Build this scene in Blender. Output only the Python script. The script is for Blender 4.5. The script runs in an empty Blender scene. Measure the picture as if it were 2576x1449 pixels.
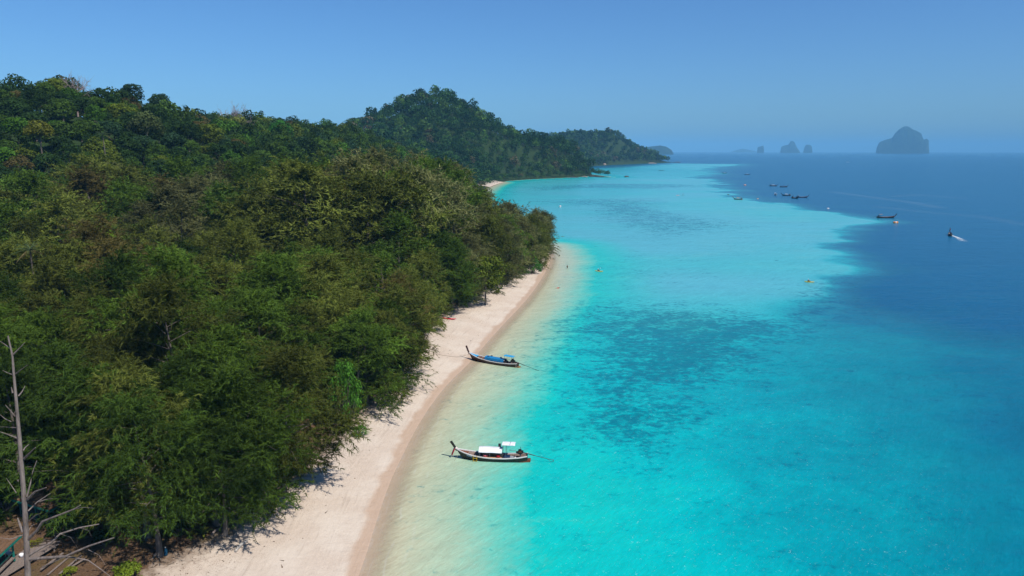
import bpy, bmesh, math, random
import numpy as np
from mathutils import Vector, Matrix

random.seed(7)
rng = np.random.default_rng(7)
SC = bpy.context.scene
COL = SC.collection
R = math.radians

# ------------------------------------------------------------------ camera
CAM_H = 42.0
FOC = 1803.0                      # focal length in units of a 2576 px wide picture
PITCH = math.atan(344.5 / FOC)    # the horizon lies a quarter of the way down
cd = bpy.data.cameras.new('camera')
cd.sensor_width = 36.0
cd.lens = 36.0 * FOC / 2576.0
cd.clip_start = 0.5
cd.clip_end = 120000.0
cam = bpy.data.objects.new('camera', cd)
COL.objects.link(cam)
cam.location = (0, 0, CAM_H)
cam.rotation_euler = (math.pi / 2 - PITCH, 0, 0)
SC.camera = cam

# ------------------------------------------------------------------ sky and sun
TO_SUN = Vector((0.56, -0.48, 1.0)).normalized()
SUN_EL = math.asin(TO_SUN.z)
SUN_ROT = math.atan2(TO_SUN.x, TO_SUN.y)
w = bpy.data.worlds.new('World')
SC.world = w
w.use_nodes = True
nt = w.node_tree
nt.nodes.clear()
sky = nt.nodes.new('ShaderNodeTexSky')
sky.sky_type = 'NISHITA'
sky.sun_disc = False
sky.sun_elevation = SUN_EL
sky.sun_rotation = SUN_ROT
sky.altitude = 0
sky.air_density = 1.0
sky.dust_density = 0.8
sky.ozone_density = 4.0
tint = nt.nodes.new('ShaderNodeMix')
tint.data_type = 'RGBA'; tint.blend_type = 'MULTIPLY'
tint.inputs[0].default_value = 1.0
tint.inputs[7].default_value = (0.54, 0.87, 1.24, 1)
bg = nt.nodes.new('ShaderNodeBackground')
bg.inputs[1].default_value = 0.075
out = nt.nodes.new('ShaderNodeOutputWorld')
nt.links.new(sky.outputs[0], tint.inputs[6])
nt.links.new(tint.outputs[2], bg.inputs[0])
nt.links.new(bg.outputs[0], out.inputs[0])

sd = bpy.data.lights.new('sun', 'SUN')
sd.energy = 4.8
sd.angle = R(0.5)
sd.color = (1.0, 0.95, 0.87)
sun = bpy.data.objects.new('sun', sd)
COL.objects.link(sun)
sun.rotation_euler = TO_SUN.to_track_quat('Z', 'Y').to_euler()
sun.location = (60, -60, 200)

SC.view_settings.view_transform = 'Standard'
SC.view_settings.look = 'None'
SC.view_settings.gamma = 1.0
SC.view_settings.exposure = 0.40
SC.view_settings.use_curve_mapping = False
SC.render.engine = 'CYCLES'
SC.cycles.use_denoising = True
SC.cycles.max_bounces = 6
SC.cycles.diffuse_bounces = 1
SC.cycles.glossy_bounces = 2
SC.cycles.transmission_bounces = 2
SC.cycles.transparent_max_bounces = 8
SC.cycles.volume_bounces = 0
SC.cycles.caustics_reflective = False
SC.cycles.caustics_refractive = False

# ------------------------------------------------------------------ helpers
_sp, _cp = math.sin(PITCH), math.cos(PITCH)

def ray(u, v):
    a = (u - 1288.0) / FOC
    b = (v - 724.5) / FOC
    return Vector((a, _cp - b * _sp, -_sp - b * _cp))

def P(u, v, z=0.0):
    d = ray(u, v)
    t = (z - CAM_H) / d.z
    return Vector((d.x * t, d.y * t, z))

def PY(u, v, y):
    d = ray(u, v)
    t = y / d.y
    return Vector((d.x * t, y, CAM_H + d.z * t))

def srgb(r, g, b):
    def f(c):
        c /= 255.0
        return c / 12.92 if c <= 0.04045 else ((c + 0.055) / 1.055) ** 2.4
    return (f(r), f(g), f(b), 1.0)

def tag(o, label=None, cat=None, group=None, kind=None):
    if label: o['label'] = label
    if cat: o['category'] = cat
    if group: o['group'] = group
    if kind: o['kind'] = kind
    return o

def link(o, parent=None):
    COL.objects.link(o)
    if parent is not None:
        o.parent = parent
    return o

def empty(name, loc=(0, 0, 0), rz=0.0):
    o = bpy.data.objects.new(name, None)
    o.empty_display_size = 0.3
    COL.objects.link(o)
    o.location = loc
    o.rotation_euler = (0, 0, rz)
    return o

def mesh_np(name, V, F, mat=None, attrs=None, smooth=False):
    me = bpy.data.meshes.new(name)
    me.from_pydata(np.asarray(V, dtype=np.float32), [], F)
    if mat is not None:
        me.materials.append(mat)
    for k, a in (attrs or {}).items():
        a = np.asarray(a, dtype=np.float32)
        if a.ndim == 2:
            at = me.attributes.new(k, 'FLOAT_COLOR', 'POINT')
            if a.shape[1] == 3:
                a = np.hstack([a, np.ones((len(a), 1), np.float32)])
            at.data.foreach_set('color', a.ravel())
        else:
            at = me.attributes.new(k, 'FLOAT', 'POINT')
            at.data.foreach_set('value', a)
    if smooth:
        me.polygons.foreach_set('use_smooth', np.ones(len(me.polygons), dtype=bool))
    me.update()
    return me

def obj_from(name, me, parent=None):
    o = bpy.data.objects.new(name, me)
    return link(o, parent)

class MB:
    """collects boxes, tubes and sheets and links them as one mesh object"""
    def __init__(s):
        s.v = []; s.f = []; s.sm = []
    def add(s, V, F, smooth=False):
        n = len(s.v)
        s.v += [tuple(p) for p in V]
        s.f += [tuple(i + n for i in q) for q in F]
        s.sm += [smooth] * len(F)
        return s
    def box(s, c, size, rot=None):
        x, y, z = size[0] / 2, size[1] / 2, size[2] / 2
        V = [Vector(p) for p in ((-x,-y,-z),(x,-y,-z),(x,y,-z),(-x,y,-z),(-x,-y,z),(x,-y,z),(x,y,z),(-x,y,z))]
        if rot is not None:
            V = [rot @ p for p in V]
        c = Vector(c)
        return s.add([p + c for p in V], [(0,3,2,1),(4,5,6,7),(0,1,5,4),(1,2,6,5),(2,3,7,6),(3,0,4,7)])
    def tube(s, pts, rad, n=6, caps=True):
        pts = [Vector(p) for p in pts]
        if not hasattr(rad, '__len__'):
            rad = [rad] * len(pts)
        V = []; F = []
        for i, p in enumerate(pts):
            t = (pts[min(i + 1, len(pts) - 1)] - pts[max(i - 1, 0)])
            if t.length < 1e-9: t = Vector((0, 0, 1))
            t.normalize()
            a = t.cross(Vector((0, 0, 1)) if abs(t.z) < 0.95 else Vector((1, 0, 0))).normalized()
            b = t.cross(a)
            for k in range(n):
                an = 2 * math.pi * k / n
                V.append(p + (a * math.cos(an) + b * math.sin(an)) * rad[i])
        for i in range(len(pts) - 1):
            for k in range(n):
                k2 = (k + 1) % n
                F.append((i*n + k, i*n + k2, (i+1)*n + k2, (i+1)*n + k))
        s.add(V, F, True)
        if caps:
            m = len(V)
            s.add(V[:n], [tuple(range(n - 1, -1, -1))])
            s.add(V[m - n:], [tuple(range(n))])
        return s
    def mesh(s, name, mat):
        me = bpy.data.meshes.new(name)
        me.from_pydata([tuple(p) for p in s.v], [], s.f)
        if mat is not None: me.materials.append(mat)
        me.polygons.foreach_set('use_smooth', s.sm)
        me.update()
        return me
    def build(s, name, mat, parent=None):
        return obj_from(name, s.mesh(name, mat), parent)

# ---- materials
def new_mat(name):
    m = bpy.data.materials.new(name)
    m.use_nodes = True
    t = m.node_tree
    t.nodes.clear()
    o = t.nodes.new('ShaderNodeOutputMaterial')
    return m, t, o

def N(t, kind, **kw):
    n = t.nodes.new(kind)
    for k, v in kw.items():
        setattr(n, k, v)
    return n

def noise(t, vec, scale, detail=3.0, rough=0.55, dist=0.0):
    n = N(t, 'ShaderNodeTexNoise')
    n.inputs['Scale'].default_value = scale
    n.inputs['Detail'].default_value = detail
    n.inputs['Roughness'].default_value = rough
    n.inputs['Distortion'].default_value = dist
    if vec is not None: t.links.new(vec, n.inputs['Vector'])
    return n.outputs['Fac']

def mathn(t, op, a, b=None, clamp=False):
    n = N(t, 'ShaderNodeMath', operation=op, use_clamp=clamp)
    for i, x in enumerate((a, b)):
        if x is None: continue
        if isinstance(x, (int, float)): n.inputs[i].default_value = x
        else: t.links.new(x, n.inputs[i])
    return n.outputs[0]

def maprange(t, x, a, b, c=0.0, d=1.0, smooth=True):
    n = N(t, 'ShaderNodeMapRange')
    n.interpolation_type = 'SMOOTHSTEP' if smooth else 'LINEAR'
    n.inputs['From Min'].default_value = a; n.inputs['From Max'].default_value = b
    n.inputs['To Min'].default_value = c; n.inputs['To Max'].default_value = d
    t.links.new(x, n.inputs['Value'])
    return n.outputs[0]

def mix(t, f, a, b, blend='MIX'):
    n = N(t, 'ShaderNodeMix', data_type='RGBA', blend_type=blend)
    for i, x in ((0, f), (6, a), (7, b)):
        if isinstance(x, (int, float)): n.inputs[i].default_value = x
        elif isinstance(x, tuple): n.inputs[i].default_value = x if len(x) == 4 else (*x, 1)
        else: t.links.new(x, n.inputs[i])
    return n.outputs[2]

def attr(t, name, color=False):
    n = N(t, 'ShaderNodeAttribute', attribute_name=name)
    return n.outputs['Color'] if color else n.outputs['Fac']

def ramp(t, x, stops, interp='LINEAR'):
    n = N(t, 'ShaderNodeValToRGB')
    cr = n.color_ramp
    cr.interpolation = interp
    while len(cr.elements) < len(stops): cr.elements.new(0.5)
    for e, (p, c) in zip(cr.elements, stops):
        e.position = p; e.color = c if len(c) == 4 else (*c, 1)
    t.links.new(x, n.inputs[0])
    return n.outputs[0]

def bump(t, h, strength, dist):
    n = N(t, 'ShaderNodeBump')
    n.inputs['Strength'].default_value = strength
    n.inputs['Distance'].default_value = dist
    t.links.new(h, n.inputs['Height'])
    return n.outputs[0]

def principled(t, o, color, rough=0.7, spec=0.3, normal=None, metal=0.0):
    b = N(t, 'ShaderNodeBsdfPrincipled')
    if isinstance(color, tuple): b.inputs['Base Color'].default_value = color if len(color) == 4 else (*color, 1)
    else: t.links.new(color, b.inputs['Base Color'])
    if isinstance(rough, (int, float)): b.inputs['Roughness'].default_value = rough
    else: t.links.new(rough, b.inputs['Roughness'])
    b.inputs['Specular IOR Level'].default_value = spec
    b.inputs['Metallic'].default_value = metal
    if normal is not None: t.links.new(normal, b.inputs['Normal'])
    if o is not None: t.links.new(b.outputs[0], o.inputs['Surface'])
    return b

_mats = {}
def paint(name, col, rough=0.55, spec=0.35, wear=0.25, scale=6.0, wearcol=None):
    """weathered paint, plastic, cloth or wood: colour broken up by two noises and a little bump"""
    if name in _mats: return _mats[name]
    col = tuple(c * 0.80 for c in col[:3])
    m, t, o = new_mat(name)
    tc = N(t, 'ShaderNodeTexCoord').outputs['Object']
    n1 = noise(t, tc, scale, 5, 0.65)
    n2 = noise(t, tc, scale * 0.25, 3)
    dark = tuple(c * (1 - 1.6 * wear) if wear < 0.6 else c * 0.1 for c in col[:3])
    lite = wearcol or tuple(min(1, c * (1 + wear) + 0.02 * wear) for c in col[:3])
    c = ramp(t, n1, [(0.3, dark), (0.55, col), (0.8, lite)])
    c = mix(t, mathn(t, 'MULTIPLY', n2, wear), c, dark)
    principled(t, o, c, rough, spec, bump(t, n1, 0.25, 0.02))
    _mats[name] = m
    return m

# ---- polygon signed distance (positive inside)
def sdf(px, py, poly):
    poly = np.asarray([(p[0], p[1]) for p in poly], dtype=np.float64)
    px = np.asarray(px, dtype=np.float64).ravel(); py = np.asarray(py, dtype=np.float64).ravel()
    d2 = np.full(px.shape, 1e18)
    inside = np.zeros(px.shape, dtype=bool)
    n = len(poly)
    for i in range(n):
        ax, ay = poly[i]; bx, by = poly[(i + 1) % n]
        ex, ey = bx - ax, by - ay
        L = ex * ex + ey * ey + 1e-12
        tt = np.clip(((px - ax) * ex + (py - ay) * ey) / L, 0, 1)
        d2 = np.minimum(d2, (px - ax - tt * ex) ** 2 + (py - ay - tt * ey) ** 2)
        c = ((ay > py) != (by > py))
        with np.errstate(divide='ignore', invalid='ignore'):
            xi = ax + (py - ay) * ex / (ey if abs(ey) > 1e-12 else 1e-12)
        inside ^= c & (px < xi)
    return np.where(inside, 1, -1) * np.sqrt(d2)

def line_dist(px, py, pts):
    px = np.asarray(px, dtype=np.float64).ravel(); py = np.asarray(py, dtype=np.float64).ravel()
    d2 = np.full(px.shape, 1e18)
    for (ax, ay), (bx, by) in zip([(p[0], p[1]) for p in pts[:-1]], [(p[0], p[1]) for p in pts[1:]]):
        ex, ey = bx - ax, by - ay
        L = ex * ex + ey * ey + 1e-12
        tt = np.clip(((px - ax) * ex + (py - ay) * ey) / L, 0, 1)
        d2 = np.minimum(d2, (px - ax - tt * ex) ** 2 + (py - ay - tt * ey) ** 2)
    return np.sqrt(d2)

def chaikin(pts, n=2):
    pts = [Vector((p[0], p[1])) for p in pts]
    for _ in range(n):
        q = [pts[0]]
        for a, b in zip(pts[:-1], pts[1:]):
            q += [a.lerp(b, 0.25), a.lerp(b, 0.75)]
        q.append(pts[-1])
        pts = q
    return [(p.x, p.y) for p in pts]

def sstep(x, a, b):
    t = np.clip((x - a) / (b - a), 0, 1)
    return t * t * (3 - 2 * t)

class TPS:
    def __init__(s, pts, vals, scale=1.0, lam=1e-3):
        s.p = np.asarray(pts, float) / scale; s.sc = scale
        n = len(s.p)
        d = np.linalg.norm(s.p[:, None] - s.p[None], axis=2)
        K = np.where(d > 0, d * d * np.log(np.maximum(d, 1e-9)), 0) + lam * np.eye(n)
        Q = np.hstack([np.ones((n, 1)), s.p])
        A = np.block([[K, Q], [Q.T, np.zeros((3, 3))]])
        s.w = np.linalg.solve(A, np.concatenate([np.asarray(vals, float), np.zeros(3)]))
    def __call__(s, X):
        X = np.asarray(X, float) / s.sc
        r = np.zeros(len(X))
        for i, q in enumerate(s.p):
            d2 = ((X - q) ** 2).sum(1)
            r += s.w[i] * 0.5 * d2 * np.log(np.maximum(d2, 1e-18))
        n = len(s.p)
        return r + s.w[n] + s.w[n+1] * X[:, 0] + s.w[n+2] * X[:, 1]

def vnoise(x, y, seed=0):
    """smooth value noise for heights and edges"""
    x = np.asarray(x, float); y = np.asarray(y, float)
    xi = np.floor(x).astype(np.int64); yi = np.floor(y).astype(np.int64)
    fx = x - xi; fy = y - yi
    fx = fx * fx * (3 - 2 * fx); fy = fy * fy * (3 - 2 * fy)
    def h(a, b):
        n = (a * 374761393 + b * 668265263 + seed * 974634777) & 0x7fffffff
        n = ((n ^ (n >> 13)) * 1274126177) & 0x7fffffff
        return (n ^ (n >> 16)) / 0x7fffffff
    return (h(xi, yi) * (1 - fx) + h(xi + 1, yi) * fx) * (1 - fy) + (h(xi, yi + 1) * (1 - fx) + h(xi + 1, yi + 1) * fx) * fy

# ------------------------------------------------------------------ the coast
def dpts(lst, z=0.0):
    return [(P(u, v, z).x, P(u, v, z).y) for u, v in lst]

SHORE = chaikin(dpts([(560, 2600), (770, 1760), (905, 1449), (950, 1300), (985, 1200), (1055, 1060), (1120, 970), (1180, 915),
                      (1243, 840), (1330, 750), (1370, 690), (1385, 655), (1383, 632), (1366, 613)]) +
                [(9, 300), (-4, 335), (-24, 400), (-34, 600), (-30, 850)] +
                dpts([(1268, 457), (1290, 454.5), (1340, 451), (1400, 448.5), (1450, 446), (1490, 443)]), 2)
LAND = SHORE + [(168, 1180), (150, 1300), (60, 1800), (-1500, 1800), (-1500, 10), (SHORE[0][0], 10)]
VEG = dpts([(280, 1560), (400, 1449), (480, 1392), (560, 1335), (640, 1270), (735, 1200), (822, 1125), (892, 1050), (955, 980), (1008, 922),
            (1046, 858), (1072, 820), (1155, 762), (1235, 715), (1305, 680), (1340, 656), (1352, 632), (1347, 612)], 2.0)
VEGPOLY = VEG + [(0, 300), (-12, 335), (-34, 400), (-44, 600), (-40, 850), (-45, 945)] + [(-20, 985), (60, 1085), (125, 1120), (150, 1200), (-1500, 1800), (-1500, 10), (-60, 10)]

# ground heights from skyline sightings, less the height of the trees there
ctrl = []
for u, v, y, th in [(-150, 178, 285, 19), (0, 180, 300, 18), (130, 187, 312, 16), (215, 205, 330, 15), (330, 243, 362, 16), (430, 280, 400, 15), (560, 294, 450, 12), (700, 306, 520, 12),
                    (820, 316, 600, 12), (890, 330, 680, 12)]:
    p = PY(u, v, y)
    ctrl.append((p.x, p.y, p.z - th))
    ctrl.append((p.x * 1.35 - 20, p.y + 130, (p.z - th) * 0.72))
for u, v, y in [(870, 345, 960), (930, 300, 1040), (1000, 262, 1100), (1040, 246, 1130), (1070, 238, 1150), (1105, 240, 1160), (1150, 258, 1175), (1180, 283, 1185), (1210, 306, 1190), (1300, 346, 1200), (1400, 358, 1210), (1450, 382, 1190), (1478, 415, 1160)]:
    p = PY(u, v, y)
    ctrl.append((p.x, p.y, max(4, p.z - (11 if u > 1205 else 14))))
    if u < 1440: ctrl.append((p.x - 10, p.y + 260, (p.z - 17) * 0.55))
ctrl += [(-30, 40, 3), (-60, 60, 3), (-40, 90, 3), (-90, 110, 4), (-20, 130, 2.6), (-70, 160, 5), (-15, 200, 2.6), (-60, 220, 7), (-130, 180, 9), (-190, 210, 14), (0, 265, 2.5),
         (-30, 280, 6), (-90, 260, 14), (-150, 250, 24), (-60, 330, 12), (-60, 450, 16), (-60, 620, 15), (-60, 800, 10), (-60, 930, 6), (-160, 700, 34), (-200, 900, 42), (10, 1010, 14), (70, 1070, 16), (120, 1110, 7),
         (-1200, 200, 40), (-1200, 900, 60), (-1200, 1700, 60), (100, 1600, 10)]
_c = np.array(ctrl)
HILL = TPS(_c[:, :2], _c[:, 2], 200.0, 0.02)

def ground_z(x, y):
    x = np.atleast_1d(np.asarray(x, float)); y = np.atleast_1d(np.asarray(y, float))
    s = sdf(x, y, LAND)
    # beach berm, then the inland relief takes over
    b = np.where(s > 0, 0.10 * np.minimum(s, 9) + 0.05 * np.clip(s - 9, 0, 20), 0.09 * np.maximum(s, -30))
    b = b + 0.10 * (vnoise(x / 5.0, y / 5.0, 3) - 0.5) * sstep(s, 4, 12)
    inl = sstep(s, 12, 45)
    h = np.maximum(HILL(np.stack([x, y], 1)), 1.9) + 1.2 * (vnoise(x / 23.0, y / 23.0, 5) - 0.5)
    return b * (1 - inl) + np.maximum(h, 1.6) * inl

def gz(x, y):
    return float(ground_z([x], [y])[0])
# ------------------------------------------------------------------ ground materials
def sand_material():
    m, t, o = new_mat('beach_sand')
    pos = N(t, 'ShaderNodeNewGeometry').outputs['Position']
    s = attr(t, 'shore')            # metres inland from the water's edge
    veg = attr(t, 'veg')            # metres inside the line of trees
    n_f = noise(t, pos, 7.0, 6, 0.7)
    n_m = noise(t, pos, 0.9, 5, 0.6)
    n_l = noise(t, pos, 0.18, 4, 0.55)
    dry = ramp(t, n_f, [(0.25, (0.50, 0.405, 0.32)), (0.55, (0.60, 0.49, 0.395)), (0.8, (0.66, 0.56, 0.46))])
    dry = mix(t, maprange(t, n_l, 0.35, 0.68), dry, (0.64, 0.545, 0.45))
    # tracks and drift lines that run along the beach
    mp = N(t, 'ShaderNodeCombineXYZ')
    t.links.new(mathn(t, 'MULTIPLY', s, 1.6), mp.inputs[0])
    sx = N(t, 'ShaderNodeSeparateXYZ'); t.links.new(pos, sx.inputs[0])
    t.links.new(mathn(t, 'MULTIPLY', sx.outputs[1], 0.12), mp.inputs[1])
    band = noise(t, mp.outputs[0], 1.0, 4, 0.6)
    dry = mix(t, maprange(t, band, 0.55, 0.72, 0, 0.75), dry, (0.47, 0.38, 0.305))
    dry = mix(t, maprange(t, noise(t, pos, 1.7, 6, 0.7, 0.8), 0.52, 0.70, 0, 0.45), dry, (0.46, 0.375, 0.31))
    dry = mix(t, maprange(t, noise(t, pos, 11.0, 3, 0.6), 0.66, 0.72, 0, 0.5), dry, (0.30, 0.23, 0.18))
    # strewn leaves and twigs below the trees
    tw = noise(t, pos, 3.2, 7, 0.75, 1.5)
    lit = mathn(t, 'MULTIPLY', maprange(t, tw, 0.53, 0.64), maprange(t, veg, -9.0, -1.0))
    dry = mix(t, mathn(t, 'MULTIPLY', lit, 0.8), dry, (0.16, 0.10, 0.075))
    # wet band
    edge = mathn(t, 'ADD', s, mathn(t, 'MULTIPLY', mathn(t, 'SUBTRACT', n_l, 0.5), 3.0))
    wet = maprange(t, edge, 0.9, 1.9, 1, 0)
    c = mix(t, wet, dry, mix(t, n_m, (0.50, 0.360, 0.260), (0.55, 0.405, 0.30)))
    # forest floor
    v2 = mathn(t, 'ADD', veg, mathn(t, 'MULTIPLY', mathn(t, 'SUBTRACT', mathn(t, 'ADD', mathn(t, 'MULTIPLY', n_m, 0.5), mathn(t, 'MULTIPLY', n_l, 0.5)), 0.5), 16.0))
    soil = ramp(t, n_f, [(0.3, (0.05, 0.03, 0.017)), (0.55, (0.13, 0.075, 0.04)), (0.75, (0.22, 0.14, 0.08))])
    soil = mix(t, maprange(t, n_l, 0.5, 0.7, 0, 0.5), soil, (0.10, 0.085, 0.025))
    c = mix(t, maprange(t, v2, -2.5, 3.5), c, soil)
    c = mix(t, 1.0, c, (0.77, 0.77, 0.77), 'MULTIPLY')
    rough = maprange(t, wet, 0, 1, 0.9, 0.45)
    hsum = mathn(t, 'ADD', mathn(t, 'MULTIPLY', n_f, 0.35), mathn(t, 'ADD', n_m, mathn(t, 'MULTIPLY', band, 0.6)))
    principled(t, o, c, rough, 0.2, bump(t, hsum, 0.55, 0.25))
    return m

def floor_material():
    m, t, o = new_mat('leaf_litter')
    pos = N(t, 'ShaderNodeNewGeometry').outputs['Position']
    a = noise(t, pos, 0.5, 6, 0.7)
    c = ramp(t, a, [(0.3, (0.010, 0.022, 0.007)), (0.55, (0.020, 0.038, 0.011)), (0.75, (0.036, 0.048, 0.018))])
    principled(t, o, c, 0.95, 0.1, bump(t, a, 0.6, 0.5))
    return m
M_SAND = sand_material()
M_FLOOR = floor_material()

def grid_mesh(xs, ys):
    X, Y = np.meshgrid(xs, ys)
    nx, ny = len(xs), len(ys)
    i = np.arange(nx * ny).reshape(ny, nx)
    F = np.stack([i[:-1, :-1].ravel(), i[:-1, 1:].ravel(), i[1:, 1:].ravel(), i[1:, :-1].ravel()], 1)
    return X.ravel(), Y.ravel(), F

def compact(V, F, attrs):
    used = np.unique(F)
    remap = np.full(len(V), -1); remap[used] = np.arange(len(used))
    return V[used], remap[F], {k: a[used] for k, a in attrs.items()}

# the beach, with the sea bed in front of it and the first metres of wood behind
xs = np.arange(-75, 45, 0.9); ys = np.concatenate([np.arange(30, 130, 0.9), np.arange(130, 330, 1.8)])
X, Y, F = grid_mesh(xs, ys)
S = sdf(X, Y, LAND); VG = sdf(X, Y, VEGPOLY); Z = ground_z(X, Y)
keep = (S[F].max(1) > -26) & (VG[F].min(1) < 24)
V, F2, A = compact(np.stack([X, Y, Z], 1), F[keep], {'shore': S, 'veg': VG})
beach = obj_from('beach', mesh_np('beach', V, F2, M_SAND, A, True))
tag(beach, kind='structure')
# its inland continuation
keepb = (VG[F].min(1) >= 24)
V, F2, A = compact(np.stack([X, Y, Z], 1), F[keepb], {'shore': S, 'veg': VG})
ff = obj_from('forest_floor', mesh_np('forest_floor', V, F2, M_SAND, A, True))
tag(ff, kind='structure')
# the hills
xs = np.concatenate([np.arange(-1300, -420, 40), np.arange(-420, 240, 8.0)]); ys = np.concatenate([np.arange(20, 340, 8.0), np.arange(340, 1700, 12.0)])
X, Y, F = grid_mesh(xs, ys)
S = sdf(X, Y, LAND); Z = ground_z(X, Y)
inbox = (X[F] > -74).all(1) & (X[F] < 44).all(1) & (Y[F] < 328).all(1) & (Y[F] > 30).all(1)
keep = (S[F].max(1) > -12) & ~inbox
Zl = Z - 0.35 * (((X > -76) & (X < 46) & (Y < 330) & (Y > 28))) - 0.25
V, F2, A = compact(np.stack([X, Y, Zl], 1), F[keep], {})
hills = obj_from('hills', mesh_np('hills', V, F2, M_FLOOR, A, True))
tag(hills, kind='structure')
X, Y, F = grid_mesh(np.arange(-70, 34, 2.0), np.arange(860, 1000, 2.0))
S = sdf(X, Y, LAND)
BAYS = dpts([(1235, 446), (1262, 452), (1285, 453.5), (1306, 451.5), (1312, 449.2), (1300, 447.6), (1262, 446.2)])
keep = ((S[F].max(1) > -12) & (sdf(X, Y, dpts([(1200, 470), (1330, 470), (1322, 446.5), (1255, 445)]))[F].max(1) > 0))
V, F2, A = compact(np.stack([X, Y, np.where(S > 0, 0.16 * S, 0.09 * S)], 1), F[keep], {'shore': S + 1.0, 'veg': S - 22})
bb = obj_from('bay_beach', mesh_np('bay_beach', V, F2, M_SAND, A, True))
tag(bb, kind='structure')

# the far headland
HEAD = dpts([(1440, 421), (1495, 418), (1540, 415), (1600, 412.5), (1650, 410.5), (1697, 408)]) + [(640, 2620), (560, 3000), (0, 3300), (-300, 2900), (-200, 2100)]
hc = []
for u, v, y in [(1380, 358, 2250), (1440, 342, 2300), (1470, 326, 2320), (1520, 313, 2350), (1560, 316, 2400), (1600, 324, 2430), (1630, 335, 2450), (1660, 352, 2480), (1680, 374, 2500), (1694, 391, 2510)]:
    p = PY(u, v, y); hc.append((p.x, p.y, p.z - 15)); hc.append((p.x, p.y + 350, (p.z - 15) * 0.6))
for u, v in [(1440, 421), (1540, 415), (1600, 412.5), (1650, 410.5), (1697, 408)]:
    p = P(u, v); hc.append((p.x, p.y + 15, 3)); hc.append((p.x - 20, p.y + 120, 34 if u < 1640 else 27))
hc = np.array(hc)
HTPS = TPS(hc[:, :2], hc[:, 2], 500.0, 0.02)
def head_z(x, y):
    s = sdf(x, y, HEAD)
    return np.maximum(HTPS(np.stack([np.asarray(x, float), np.asarray(y, float)], 1)), 1.0) * sstep(s, 0, 60) + np.where(s < 0, 0.05 * s, 1.2 * sstep(s, 0, 8))
X, Y, F = grid_mesh(np.arange(-320, 680, 20.0), np.arange(1900, 3320, 20.0))
S = sdf(X, Y, HEAD)
keep = S[F].max(1) > -40
V, F2, A = compact(np.stack([X, Y, head_z(X, Y)], 1), F[keep], {})
hl = obj_from('headland', mesh_np('headland', V, F2, M_FLOOR, A, True))
tag(hl, kind='structure')

# ------------------------------------------------------------------ the sea
SHELF = dpts([(1240, 440), (1500, 424), (1700, 411), (1878, 413), (1800, 425), (1785, 445), (1830, 470), (1850, 488), (1905, 503), (2000, 520), (2100, 538), (2178, 556), (2125, 590),
              (2128, 640), (2090, 690), (2045, 735), (2060, 775), (2130, 796), (2240, 800), (2420, 835), (2700, 870), (3200, 930), (4200, 1200), (4200, 2400)]) + [(-300, 10), (-300, 1000)]
REEFS = [  # polygon, softness in metres, strength
    (dpts([(1415, 830), (1500, 775), (1640, 760), (1760, 768), (1900, 790), (2060, 790), (2060, 835), (1950, 868), (1870, 950), (1760, 985), (1690, 1060), (1560, 1110), (1440, 1090), (1395, 990)]), 14.0, 0.55),
    (dpts([(1560, 830), (1700, 800), (1880, 815), (1960, 850), (1850, 920), (1740, 960), (1620, 930)]), 12.0, 0.28),
    (dpts([(1480, 528), (1560, 520), (1720, 536), (1840, 560), (1870, 570), (1750, 590), (1650, 604), (1585, 578), (1500, 552)]), 22.0, 0.50),
    (dpts([(1335, 506), (1480, 498), (1640, 500), (1700, 514), (1640, 530), (1500, 522), (1400, 516)]), 28.0, 0.45),
    (dpts([(1330, 470), (1500, 461), (1700, 462), (1800, 468), (1650, 476), (1480, 474), (1360, 480)]), 30.0, 0.50),
    (dpts([(1990, 760), (2040, 725), (2090, 690), (2150, 700), (2240, 780), (2120, 800), (2040, 790)]), 14.0, 0.55),
    (dpts([(1470, 1050), (1640, 1000), (1800, 1010), (1700, 1150), (1560, 1180), (1440, 1140)]), 9.0, 0.30),
    (dpts([(1360, 900), (1460, 820), (1560, 780), (1500, 740), (1430, 780)]), 10.0, 0.28),
    (dpts([(1500, 650), (1750, 640), (1800, 690), (1650, 740), (1470, 720)]), 22.0, 0.16),
]
DEEP = [(1300, 1200, 1.5), (1420, 1350, 1.55), (1300, 1449, 1.5), (1400, 1100, 1.8), (1500, 1300, 1.65), (1650, 1449, 1.9), (1700, 1200, 2.1), (1550, 1000, 2.0), (1800, 1050, 2.5), (2000, 1000, 2.9), (2000, 1250, 2.6), (1900, 1449, 2.3),
        (2200, 900, 2.7), (2200, 1100, 2.8), (2200, 1300, 2.4), (2300, 1449, 2.7), (2350, 1000, 3.1), (2450, 1150, 3.5), (2560, 1350, 3.9), (2450, 920, 5.5), (2570, 1000, 6.0), (2575, 1180, 5.2), (2300, 1200, 2.7), (2700, 1100, 7.5), (2800, 1400, 6.5), (1450, 850, 1.9), (1700, 760, 1.7), (1900, 720, 1.6), (2000, 650, 1.55), (1700, 640, 1.6), (1500, 700, 1.55),
        (2050, 590, 1.5), (1850, 610, 1.45), (1600, 610, 1.7), (1450, 600, 1.7), (1900, 540, 1.45), (1700, 500, 1.6), (1500, 480, 2.2), (1370, 520, 2.0), (1800, 460, 1.6), (1600, 440, 2.3), (1800, 418, 1.6), (1650, 416, 2.6), (1520, 425, 2.6), (2300, 860, 3.6)]

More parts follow.
